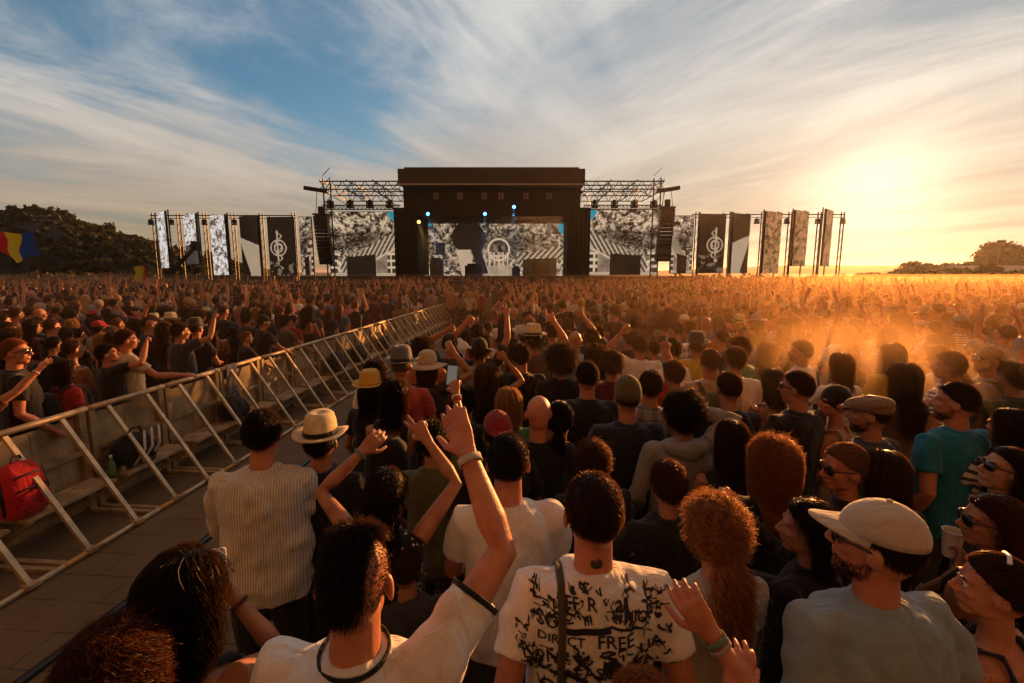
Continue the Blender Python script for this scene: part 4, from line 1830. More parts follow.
def hair_mesh(style, q=1.0, seed=0, mat=None, hat=False):
    """q scales the number of strands; fewer strands are made wider"""
    rng = np.random.default_rng(seed + 100)
    parts = []
    wmul = 1 / math.sqrt(q)
    down = np.array([0, 0, -1.0])

    def strands(n, k, length, stiff, grav, back, curl=0, cr=0, infl=.004, region='full', part=0.0, w=.0011, lift=.5, fuzz=.15, sub=None, taper=.35):
        n = max(60, int(n * q))
        d = scalp(n, rng, region)
        if sub is not None:
            d = d[sub(d)]
        n = len(d)
        p = SK_C + d * SK_R
        path = [p.copy()]
        L = length * rng.uniform(.75, 1.15, n)[:, None]
        step = L / (k - 1)
        nd = d * np.array([1, 1, 1])
        tang = down - d * (d @ down)[:, None]
        comb = tang * (1 - back) + back * np.stack([d[:, 0] * .2 + part * np.sign(d[:, 0] + .001), -np.ones(n), -.1 * np.ones(n)], -1)
        if length > .15:               # long hair is parted and swept off the forehead
            fr = np.clip((d[:, 1] + .1) / .6, 0, 1)[:, None]
            side = np.stack([np.where(d[:, 0] < .12, -1.0, 1.0), -.75 * np.ones(n), .1 * np.ones(n)], -1)
            comb = comb * (1 - fr) + side * fr
        comb -= d * np.sum(comb * d, 1)[:, None]
        comb /= np.linalg.norm(comb, axis=1)[:, None] + 1e-6
        li = np.where(rng.random(n) < .09, np.minimum(lift + .45, .95), lift)[:, None]
        v = nd * li + comb * (1 - li) + rng.normal(0, fuzz, (n, 3))
        v /= np.linalg.norm(v, axis=1)[:, None]
        f_ = 8 if length < .3 or style == 'wavy' else 6
        lock = np.floor(d[:, 0] * f_ + rng.normal(0, .25, n)) * 7.1 + np.floor(d[:, 1] * f_) * 3.3 + np.floor(d[:, 2] * f_ + rng.normal(0, .25, n)) * 5.7
        hsh = np.abs(np.sin(lock * 12.9898) * 43758.5453) % 1.0
        il = infl * (rng.uniform(.2, 2.2, n) * .5 + (.2 + 2.0 * hsh) * .5 if curl else rng.uniform(.2, 2.2, n))[:, None]
        for j in range(1, k):
            p = p + v * step
            p = push_out(p, il)
            if length > .15:               # the weight of long hair keeps it close to the head
                lim = SK_R + il + {'curly_long': .014, 'wavy': .014}.get(style, .007)
                qq = (p - SK_C) / lim
                qq[:, 2] = np.maximum(qq[:, 2], 0)
                r = np.linalg.norm(qq, axis=1)
                far = (r > 1) & (p[:, 2] > -.19)
                top = far & (p[:, 2] > SK_C[2])
                low = far & ~top
                p[top] = SK_C + (p[top] - SK_C) / r[top][:, None]
                p[low, :2] = SK_C[:2] + (p[low, :2] - SK_C[:2]) / r[low][:, None]
            g = grav * (.55 + .45 * j / k)
            if length > .15:
                g = g * np.where(p[:, 2:3] > .02, .55, 1.0)
            v = v * stiff + down * g + comb * .12 * (p[:, 2:3] > -.06) + rng.normal(0, fuzz * .4, (n, 3))
            v /= np.linalg.norm(v, axis=1)[:, None] + 1e-9
            path.append(p.copy())
        A = np.stack(path, 1)
        if curl:
            s = np.linspace(0, 1, k)[None, :]
            # neighbouring strands share a lock and curl together
            lk = lock
            ph = lk[:, None] + rng.normal(0, .5, (n, 1))
            fr = curl * (1 + .2 * np.sin(lk))[:, None]
            a = ph + s * fr * 6.28
            amp = cr * np.minimum(1, s * 3)
            A = A + np.stack([np.cos(a) * amp, np.sin(a) * amp, .4 * np.sin(a * 1.3) * amp], -1)
        rb = ribbons(A, w * wmul, rng, taper)
        if curl:                           # locks differ in tone
            rb = (rb[0], rb[1], np.clip(.45 * rb[2] + .55 * np.repeat(hsh, 2 * k), 0, 1))
        parts.append(rb)
        return A

    if style == 'short':
        parts.append(cap_surface(.007, 'full', rng, seed=seed))
        strands(5600, 5, .026, .75, .35, .5, infl=.007, lift=.28, fuzz=.2)
    elif style == 'messy':
        parts.append(cap_surface(.012, 'full', rng, rough=.4, seed=seed))
        strands(5400, 6, .044, .8, .35, .35, curl=1.1, cr=.006, infl=.012, lift=.4, fuzz=.35)
    elif style == 'buzz':
        parts.append(cap_surface(.003, 'crop', rng, rough=.02, seed=seed))
        strands(5000, 3, .009, .9, .2, .2, infl=.003, lift=.7, fuzz=.2, region='crop')
    elif style == 'crop':
        parts.append(cap_surface(.004, 'crop', rng, rough=.05, seed=seed))
        strands(6000, 4, .014, .8, .3, .45, infl=.004, lift=.3, fuzz=.18, region='crop')
    elif style == 'undercut':
        strands(2300, 3, .006, .9, .2, .2, infl=.002, lift=.7, fuzz=.2, region='crop')
        parts.append(cap_surface(.009, 'mohawk', rng, rough=.3, seed=seed))
        strands(4800, 5, .030, .8, .15, .5, infl=.009, lift=.42, fuzz=.22, region='mohawk')
    elif style == 'fringe':
        strands(2600, 3, .008, .9, .2, .2, infl=.003, lift=.6, fuzz=.2, region='crop', sub=lambda d: d[:, 2] < .45)
    elif style == 'afro':
        parts.append(cap_surface(.030, 'full', rng, rough=.18, seed=seed))
        strands(6500, 8, .065, .9, .02, .0, curl=2.6, cr=.010, infl=.03, lift=.95, fuzz=.35)
    elif style == 'curly':
        parts.append(cap_surface(.018, 'full', rng, rough=.35, seed=seed))
        strands(5200, 9, .062, .85, .18, .15, curl=1.8, cr=.009, infl=.018, lift=.5, fuzz=.35)
    elif style == 'bob':
        parts.append(cap_surface(.010, 'full', rng, seed=seed))
        strands(5200, 10, .19, .6, .7, .1, infl=.010, lift=.12, fuzz=.10, curl=.6, cr=.006)
    elif style == 'long':
        parts.append(cap_surface(.009, 'full', rng, seed=seed))
        strands(5800, 16, .46, .55, .8, .25, infl=.008, lift=.08, fuzz=.06, curl=.7, cr=.005)
    elif style == 'wavy':
        parts.append(cap_surface(.012, 'full', rng, rough=.25, seed=seed))
        strands(6000, 18, .42, .6, .7, .2, infl=.012, lift=.14, fuzz=.10, curl=2.4, cr=.010)
    elif style == 'curly_long':
        parts.append(cap_surface(.015, 'full', rng, rough=.45, seed=seed))
        strands(7500, 20, .31, .66, .6, .1, infl=.012, lift=.3, fuzz=.18, curl=4.6, cr=.019)
        strands(1000, 8, .045, .85, .1, 0, curl=1.8, cr=.010, infl=.020, lift=.6, fuzz=.4, w=.0009)
    elif style in ('ponytail', 'bun', 'curly_pony'):
        cw = .016 if style == 'curly_pony' else .010
        parts.append(cap_surface(cw, 'full', rng, rough=.3 if style == 'curly_pony' else .06, seed=seed))
        tie = np.array([0, -.125, -.01 if style != 'bun' else .045])
        n = max(80, int(4200 * q))
        d = scalp(n, rng, 'full')
        n = len(d)
        s = np.linspace(0, 1, 7)[None, :, None]
        p0 = (SK_C + d * SK_R)[:, None, :]
        A = p0 * (1 - s) + (tie + rng.normal(0, .010, (n, 3)))[:, None, :] * s
        A = push_out(A.reshape(-1, 3), np.repeat(cw * rng.uniform(.3, 1.5, n), 7)).reshape(n, 7, 3)
        if style == 'curly_pony':
            ph = (np.floor(d[:, 0] * 5) * 7.1 + np.floor(d[:, 2] * 5) * 5.7)[:, None]
            a = ph + s[..., 0] * 14
            A += np.stack([np.cos(a), np.sin(a), np.sin(a * 1.3)], -1) * .010
        parts.append(ribbons(A, .0011 * wmul, rng, .9))
        if style == 'curly_pony':
            strands(3000, 8, .040, .85, .1, 0, curl=1.8, cr=.009, infl=.018, lift=.55, fuzz=.4, w=.0009)
        if style == 'bun':
            nb = max(60, int(1600 * q))
            a0 = rng.uniform(0, 6.28, nb)[:, None]
            b0 = rng.uniform(-1.2, 1.2, nb)[:, None]
            a = a0 + np.linspace(0, 1.6, 8)[None, :]
            r = .034 * rng.uniform(.8, 1.08, nb)[:, None]
            A = tie + np.array([0, -.018, .004]) + np.stack([np.cos(b0) * np.cos(a) * r, np.sin(b0) * r * np.ones_like(a), np.cos(b0) * np.sin(a) * r], -1)
            parts.append(ribbons(A, .0013 * wmul, rng, .9))
            o_ = MB()
            o_.ball(tie + np.array([0, -.018, .004]), .029)
            parts.append((np.array(o_.v), [f for f in o_.f if len(f) == 4], np.full(len(o_.v), .3)))
        else:
            n2 = max(60, int(2600 * q))
            k = 16
            s = np.linspace(0, 1, k)[None, :]
            ln = rng.uniform(.26, .36, n2)[:, None]
            ph = rng.integers(0, 9, n2)[:, None] * .7 + rng.normal(0, .3, (n2, 1))
            sp = rng.normal(0, 1, (n2, 2)) * (.016 if style == 'ponytail' else .026)
            cx = sp[:, :1] * np.minimum(1, s * 3.2)
            cy = tie[1] - .03 * np.sin(np.minimum(1, s * 2) * 1.57) + sp[:, 1:] * np.minimum(1, s * 3.2) * .7
            am = .004 if style == 'ponytail' else .014
            fr = 6 if style == 'ponytail' else 22
            A = np.stack([cx + am * np.cos(ph + s * fr), cy + am * np.sin(ph + s * fr), tie[2] + .012 * np.sin(s * 3.14) - ln * s], -1)
            A = push_out(A.reshape(-1, 3), np.full(n2 * k, .012)).reshape(n2, k, 3)
            parts.append(ribbons(A, .0012 * wmul, rng, .5))
    elif style == 'braids':
        parts.append(cap_surface(.010, 'full', rng, seed=seed))
        strands(3600, 4, .03, .8, .4, .2, infl=.008, lift=.1, fuzz=.06)
        o_ = MB()
        for k in range(15):
            x = -.062 + .124 * (k % 5) / 4 + rng.normal(0, .004)
            y = -.10 + .03 * (k // 5)
            ln = rng.uniform(.24, .34)
            for j in range(12):
                f = j / 12
                o_.ball((x * (1 + .25 * f), min(y, -.075) - .012 - .02 * math.sin(f * 3), -.02 - ln * f), (.0085, .0085, .016), rot3(0, 0, .5 if j % 2 else -.5), 7, 5)
        parts.append((np.array(o_.v), o_.f, np.tile(rng.random(1), len(o_.v))))
    elif style == 'beard':
        mb = MB()
        head_solids(mb, Matrix(), True, False)
        hm = remesh(mb, .006, 2)
        P, N = coords(hm).astype(float), normals(hm).astype(float)
        bpy.data.meshes.remove(hm)
        top = np.interp(P[:, 1], [-.01, .03, .06, .12], [-.030, -.052, -.060, -.046])
        k = (P[:, 1] > -.005) & (P[:, 2] < top) & (P[:, 2] > -.125)
        k &= ~((np.abs(P[:, 0]) < .024) & (P[:, 2] > -.076) & (P[:, 2] < -.050) & (P[:, 1] > .07))
        P, N = P[k], N[k]
        pick = rng.integers(0, len(P), max(200, int(7000 * q)))
        p = P[pick] + rng.normal(0, .0022, (len(pick), 3))
        d = N[pick] * .5 + np.array([0, .1, -.8]) + rng.normal(0, .25, (len(pick), 3))
        s = np.linspace(0, 1, 3)[None, :, None] * .0075
        parts.append(ribbons(p[:, None, :] + d[:, None, :] * s, .0005, rng))
    V, Q, S, off = [], [], [], 0
    tris = []
    for v, f, s in parts:
        V.append(np.asarray(v, float))
        S.append(s)
        f = [tuple(x) for x in f] if not isinstance(f, np.ndarray) else f
        if isinstance(f, np.ndarray):
            Q.append(f + off)
        else:
            Q.append(np.array([x if len(x) == 4 else (x[0], x[1], x[2], x[2]) for x in f if len(x) in (3, 4)]) + off) if f else None
        off += len(v)
    Vv, Qq = np.concatenate(V), np.concatenate(Q)
    if hat:
        e = (Vv - SK_C) / SK_R
        rr = np.linalg.norm(e, axis=1)
        f = np.clip((Vv[:, 2] - .005) / .035, 0, 1)
        lim = 1.0 + (1 - f) * .12
        m = (f > 0) & (rr > lim)
        Vv[m] = SK_C + (Vv - SK_C)[m] / rr[m][:, None] * lim[m][:, None]
    deg = Qq[:, 2] == Qq[:, 3]
    Qq = Qq[~deg]
    return raw_mesh('hair', Vv, Qq, mat or M['hair'], True, vattr=np.concatenate(S))


_HAIR = {}


def get_hair(style, q=1.0, seed=0, hat=False):
    k = (style, q, seed, hat)
    if k not in _HAIR:
        _HAIR[k] = hair_mesh(style, q, seed, None, hat)
    return _HAIR[k]


# ------------------------------------------------------------------ headgear, in the frame of the head
def hat_parts(kind):
    """list of (part name, mesh builder, material key or None for object colour)"""
    mb, mb2 = MB(), MB()
    if kind in ('fedora', 'straw_hat', 'sun_hat'):
        big = kind == 'sun_hat'
        c0 = .078
        rings = []
        prof = [(.045, 1.06, 1.06), (.075, 1.05, 1.05), (.12, 1.0, .99), (.155, .90, .86), (.172, .72, .66), (.168, .4, .36), (.160, .12, .12)] if not big else \
               [(.04, 1.1, 1.1), (.08, 1.1, 1.1), (.13, .98, .98), (.16, .8, .8), (.172, .5, .5), (.175, .15, .15)]
        for z, a, b in prof:
            rings.append(((0, -.012, z), (.082 * a, 0, 0), (0, .104 * b, 0)))
        mb.loft(rings, 28)
        n = 40
        ro = .062 if not big else .105
        vs, fs = [], []
        for lv in (0, 1):
            for j, f in enumerate((0, .5, 1)):
                for k in range(n):
                    a = 6.283 * k / n
                    rx, ry = .082 + ro * f, .104 + ro * f
                    z = .050 + .022 * f * (abs(math.cos(a)) ** 2) - .014 * f * max(0, math.sin(a)) - (.03 * f if big else 0) + .006 * math.sin(3 * a) * f - lv * .005
                    vs.append((rx * math.cos(a), ry * math.sin(a) - .012, z))
        for j in range(2):
            for k in range(n):
                k2 = (k + 1) % n
                fs.append((j * n + k, j * n + k2, (j + 1) * n + k2, (j + 1) * n + k))
                o = 3 * n
                fs.append((o + j * n + k, o + (j + 1) * n + k, o + (j + 1) * n + k2, o + j * n + k2))
        for k in range(n):
            k2 = (k + 1) % n
            fs.append((2 * n + k, 2 * n + k2, 5 * n + k2, 5 * n + k))
        mb.add(vs, fs)
        mb2.loft([((0, -.012, .052), (.090, 0, 0), (0, .112, 0)), ((0, -.012, .078), (.0885, 0, 0), (0, .1105, 0))], 28)
        return mb.mesh('hat', True), mb2.mesh('hat_band', True)
    if kind in ('cap', 'cap_back', 'snapback'):
        s = -1 if kind == 'cap_back' else 1
        rings = []
        for k in range(9):
            a = k / 8 * 1.5
            rings.append(((0, -.014 - .004 * k * s * .2, .036 + .098 * math.sin(a)), (.0835 * math.cos(a) + .001, 0, 0), (0, .106 * math.cos(a) + .001, 0)))
        mb.loft(rings, 28)
        for j in range(3):
            pass
        vs, fs = [], []
        n = 16
        for lv in (0, 1):
            for j in range(5):
                f = j / 4
                for k in range(n + 1):
                    a = math.pi * (.06 + .88 * k / n)
                    ry = .100 + .082 * f * math.sin(a) ** .7
                    vs.append((.0835 * math.cos(a) * (1 - .06 * f), s * ry * math.sin(a) - .014, .046 - .012 * f - .012 * math.cos(a) ** 2 * f * 1.4 - lv * .005))
        w = n + 1
        for j in range(4):
            for k in range(n):
                fs.append((j * w + k, j * w + k + 1, (j + 1) * w + k + 1, (j + 1) * w + k))
                o = 5 * w
                fs.append((o + j * w + k, o + (j + 1) * w + k, o + (j + 1) * w + k + 1, o + j * w + k + 1))
        for k in range(n):
            fs.append((4 * w + k, 4 * w + k + 1, 9 * w + k + 1, 9 * w + k))
        mb2.add(vs, fs)
        mb.ball((0, -.014, .136), (.008, .008, .005))
        return mb.mesh('cap', True), mb2.mesh('peak', True)
    if kind == 'flat_cap':
        mb.ball((0, .0, .062), (.094, .128, .050), rot3(0, -.16, 0), 28, 14)
        mb.ball((0, -.02, .045), (.086, .108, .055), None, 24, 12)
        mb2.loft([((0, .085, .045), (.07, 0, 0), (0, 0, .006)), ((0, .118, .037), (.058, 0, 0), (0, 0, .006)), ((0, .142, .028), (.028, 0, 0), (0, 0, .005))], 18)
        return mb.mesh('flat_cap', True), mb2.mesh('peak', True)
    if kind == 'beanie':
        mb.ball((0, -.014, .040), (.086, .108, .108), None, 28, 16)
        return mb.mesh('beanie', True), None
    if kind == 'bandana':
        mb.ball((0, -.014, .030), (.082, .104, .102), None, 28, 16)
        mb2.tube([(0, -.12, .0), (.01, -.14, -.03), (.02, -.14, -.08)], [.012, .012, .008], 8)
        return mb.mesh('bandana', True), mb2.mesh('knot', True)


def glasses_mesh(up=0):
    a = MB()
    for s in (-1, 1):
        a.ball((s * .033, .094, .006), (.027, .006, .022), rot3(-s * .22, 0, 0), 16, 10)
    b = MB()
    for s in (-1, 1):
        b.tube([(s * .058, .086, .010), (s * .078, .05, .012), (s * .081, -.01, .004)], [.0035, .003, .003], 6)
        pts = [(s * .033 + .029 * math.cos(t), .094 - abs(s * .033 + .029 * math.cos(t)) * .12, .006 + .024 * math.sin(t)) for t in np.linspace(0, 6.28, 15)]
        b.tube(pts, .0022, 5)
    b.tube([(-.008, .099, .012), (.008, .099, .012)], .003, 6)
    return a.mesh('lenses', True), b.mesh('frame', True)


def headphone(): ...


HATS = {}


def get_hat(kind):
    if kind not in HATS:
        HATS[kind] = hat_parts(kind)
    return HATS[kind]


GL = []


# ------------------------------------------------------------------ one person
SKINS = {'light': (.52, .27, .16), 'tan': (.42, .195, .10), 'brown': (.29, .13, .068), 'ruddy': (.52, .225, .12)}
HAIRC = {'black': (.010, .007, .006), 'dark brown': (.022, .012, .007), 'brown': (.055, .028, .013), 'auburn': (.10, .034, .012), 'blond': (.40, .25, .11), 'ginger': (.26, .095, .03), 'grey': (.22, .19, .16)}
CLOTHC = {'black': (.012, .012, .013), 'white': (.72, .70, .66), 'grey': (.26, .255, .25), 'navy': (.015, .02, .05), 'red': (.36, .025, .02), 'dark red': (.13, .012, .012), 'teal': (.008, .16, .27),
          'green': (.06, .19, .07), 'olive': (.10, .10, .045), 'blue': (.05, .12, .3), 'beige': (.42, .34, .24), 'charcoal': (.045, .045, .048), 'pink': (.5, .22, .22), 'yellow': (.6, .4, .06),
          'cream': (.70, .65, .56), 'purple': (.12, .05, .16), 'pale blue': (.30, .38, .46), 'orange': (.5, .17, .04), 'maroon': (.09, .014, .018), 'brown': (.10, .06, .035)}


class Kit:
    """the meshes of one kind of figure, shared by copies"""
    def __init__(s, pose, top='t_shirt', voxel=.007, cvox=.010, seed=1, loose=1.0, shorts=False):
        s.pose, s.topkind = pose, top
        s.body = body_mesh(pose, voxel)
        s.body.materials.append(M['skin'])
        s.top = top_mesh(pose, top, cvox, seed, loose) if top else None
        if s.top:
            s.top.materials.append(M['cloth'])
        key = (pose.female, shorts)
        if key not in TROUSERS:
            TROUSERS[key] = trousers_mesh(pose, .016, 3, shorts)
            TROUSERS[key].materials.append(M['cloth'])
        s.trousers = TROUSERS[key]


TROUSERS = {}
SHOES = {}
for _s in (-1, 1):
    SHOES[_s] = shoe_mesh(_s)
    SHOES[_s].materials.append(M['cloth'])
TOPNAME = {'t_shirt': 't_shirt', 'polo': 'polo_shirt', 'tank': 'tank_top', 'sleeveless': 'sleeveless_top', 'shirt': 'shirt', 'hoodie': 'hooded_top'}


def obj_mat(o, m):
    o.material_slots[0].link = 'OBJECT'
    o.material_slots[0].material = m


def person(kit, x, y, yaw, h, label, skin='tan', hair='short', hcol='dark brown', cloth='black', mat=None, hq=1.0, hseed=0, hat=None, hatcol=None, hatmat=None, bandcol=None,
           legs='charcoal', glasses=None, beard=False, eyes=False, pack=None, group=None, strap=None):
    sk = SKINS[skin] if isinstance(skin, str) else skin
    b = link('person', kit.body, None, None, sk)
    s = h / 1.75
    b.location = (x, y, 0)
    b.rotation_euler = (0, 0, yaw)
    b.scale = (s, s, s)
    tag(b, label, 'person', group)
    Hm = kit.pose.head
    if hair and hair != 'bald':
        link('hair', get_hair(hair, hq, hseed, bool(hat)), b, Hm, HAIRC[hcol] if isinstance(hcol, str) else hcol)
    if beard:
        link('beard', get_hair('beard', min(hq, .6), 0), b, Hm, HAIRC[hcol] if isinstance(hcol, str) else hcol)
    if kit.top:
        o = link(TOPNAME[kit.topkind], kit.top, b, None, CLOTHC[cloth] if isinstance(cloth, str) else cloth)
        if mat:
            obj_mat(o, M[mat])
        b_top = o
    else:
        b_top = None
    link('trousers', kit.trousers, b, None, CLOTHC[legs])
    for q in (-1, 1):
        link('shoe', SHOES[q], b, None, CLOTHC['charcoal'])
    if hat:
        m1, m2 = get_hat(hat)
        if not m1.materials:
            m1.materials.append(M['cloth'])
            if m2:
                m2.materials.append(M['cloth'])
        hc = CLOTHC[hatcol] if isinstance(hatcol, str) else (hatcol or CLOTHC['black'])
        o = link({'fedora': 'hat', 'straw_hat': 'hat', 'sun_hat': 'hat', 'cap': 'cap', 'cap_back': 'cap', 'snapback': 'cap', 'flat_cap': 'flat_cap', 'beanie': 'beanie', 'bandana': 'bandana'}[hat], m1, b, Hm, hc)
        if hatmat:
            obj_mat(o, M[hatmat])
        if m2:
            o2 = link('hat_band' if hat in ('fedora', 'straw_hat', 'sun_hat') else ('peak' if hat != 'bandana' else 'knot'), m2, o, None, bandcol or hc)
            o2.matrix_local = Matrix()
    if glasses:
        if not GL:
            GL.extend(glasses_mesh())
            GL[0].materials.append(M['lens'])
            GL[1].materials.append(M['black_plastic'])
        up = Matrix.Translation((0, -.03, .062)) @ Matrix.Rotation(.45, 4, 'X') if glasses == 'up' else Matrix()
        o = link('sunglasses', GL[1], b, Hm @ up)
        link('lens', GL[0], o)
    if eyes:
        for q in (-1, 1):
            e = MB()
            e.ball((q * .031, .0755, .006), (.0125, .0115, .0095))
            ey = e.build('eye', M['eye'], b, True, Hm)
            e = MB()
            e.ball((q * .0315, .086, .006), (.0055, .003, .0055))
            e.build('iris', M['black_plastic'], ey, True)
            e = MB()
            e.tube([(q * .014, .090, .026), (q * .034, .088, .031), (q * .050, .076, .026)], [(.0025, .004)] * 3, 6)
            br = e.build('eyebrow', M['hair'], b, True, Hm)
            br.color = (*(HAIRC[hcol] if isinstance(hcol, str) else hcol), 1)
    if pack:
        mb = MB()
        rings = [((0, -.215, z), (w, 0, 0), (0, dd, 0)) for z, w, dd in ((.98, .10, .05), (1.0, .14, .085), (1.1, .152, .095), (1.25, .15, .09), (1.36, .125, .075), (1.41, .08, .045))]
        rings = [(kit.pose.D(Vector(c)), u, v) for c, u, v in rings]
        mb.loft(rings, 24, 3.2)
        mb.loft([(kit.pose.D(Vector((0, -.305, z))), Vector((w, 0, 0)), Vector((0, dd, 0))) for z, w, dd in ((1.03, .08, .02), (1.06, .115, .035), (1.16, .115, .035), (1.19, .08, .02))], 20, 3.2)
        o = mb.build('backpack', M['cloth'], b, True)
        o.color = (*CLOTHC[pack], 1)
        for q in (-1, 1):
            mb = MB()
            mb.tube([kit.pose.D(Vector(c)) for c in ((q * .09, -.14, 1.38), (q * .105, -.075, 1.468), (q * .11, .03, 1.462), (q * .12, .13, 1.36), (q * .14, .125, 1.2), (q * .165, .02, 1.08), (q * .14, -.13, 1.04))], [(.024, .006)] * 7, 8, ref=(1, 0, 0))
            st = mb.build('strap', M['cloth'], o, True)
            st.color = (*CLOTHC[pack], 1)
    return b, b_top

# ------------------------------------------------------------------ the people close enough to tell apart
GROUND = []            # occupied spots (x, y, r)


def place(px, py, h, yaw, pk):
    """where a person stands whose head shows at a picture point"""
    s = h / 1.75
    p0 = Pose(**{k: v for k, v in pk.items() if k not in ('R', 'L')})
    hp = p0.head.translation * s
    w = at_z(px, py, hp.z)
    off = Matrix.Rotation(yaw, 3, 'Z') @ Vector((hp.x, hp.y, 0))
    return w.x - off.x, w.y - off.y


def hero(px, py, h, yaw, label, pose=None, top='t_shirt', voxel=.007, seed=0, loose=1.0, **kw):
    pk = dict(pose or {})
    yaw = rad(yaw)
    if kw.pop('behind', False):
        # stands just behind the barrier: the height follows from the distance
        r = ray(px, py)
        k = (BAR_TOP - .30) / (r.x - BAR_K * r.y)
        z = CAM_H + r.z * k
        p0 = Pose(**{a: v for a, v in pk.items() if a not in ('R', 'L')})
        h = z / (p0.head.translation.z / 1.75)
    x, y = place(px, py, h, yaw, pk)
    inv = (Matrix.Translation((x, y, 0)) @ Matrix.Rotation(yaw, 4, 'Z') @ Matrix.Diagonal((h / 1.75,) * 3 + (1,))).inverted()
    for a in ('R', 'L'):
        v = pk.get(a)
        if isinstance(v, tuple) and v[0] == 'px':
            t = inv @ at(v[1], v[2], y + v[3])
            pk[a] = (t, v[4] if len(v) > 4 else None)
    for a in ('hr', 'hl'):
        v = pk.get(a)
    pose_ = Pose(**pk)
    seed = seed or int(px * 7 + py)
    kit = Kit(pose_, top, voxel, .009, seed, loose)
    GROUND.append((x, y, .30))
    b, t = person(kit, x, y, yaw, h, label, **kw)
    return b, t, pose_


def ring_on(b, c, axis, r, w, mat, color, name, th=.004):
    """a band round a wrist, a sleeve or a collar"""
    axis = Vector(axis).normalized()
    u = axis.orthogonal().normalized()
    v = axis.cross(u)
    mb = MB()
    n = 28
    vs, fs = [], []
    prof = [(-w / 2, 0), (-w / 2, th), (w / 2, th), (w / 2, 0)]
    for k in range(n):
        a = 6.283 * k / n
        d = u * math.cos(a) + v * math.sin(a)
        for z, t in prof:
            rr = r if isinstance(r, (int, float)) else 1
            vs.append(Vector(c) + d * (rr + t) + axis * z)
    for k in range(n):
        k2 = (k + 1) % n
        for j in range(4):
            j2 = (j + 1) % 4
            fs.append((k * 4 + j, k2 * 4 + j, k2 * 4 + j2, k * 4 + j2))
    mb.add(vs, fs)
    o = mb.build(name, mat, b, True)
    o.color = (*color, 1)
    return o


def wristband(b, pose, sd, color, f=.93, name='wristband', r=.029, w=.012):
    sh, el, wr = pose.arms[sd]
    return ring_on(b, el.lerp(wr, f), wr - el, r, w, M['cloth'], color, name)


def bvh_of(me):
    me.calc_loop_triangles()
    return BVHTree.FromPolygons([v.co for v in me.vertices], [tuple(t.vertices) for t in me.loop_triangles])


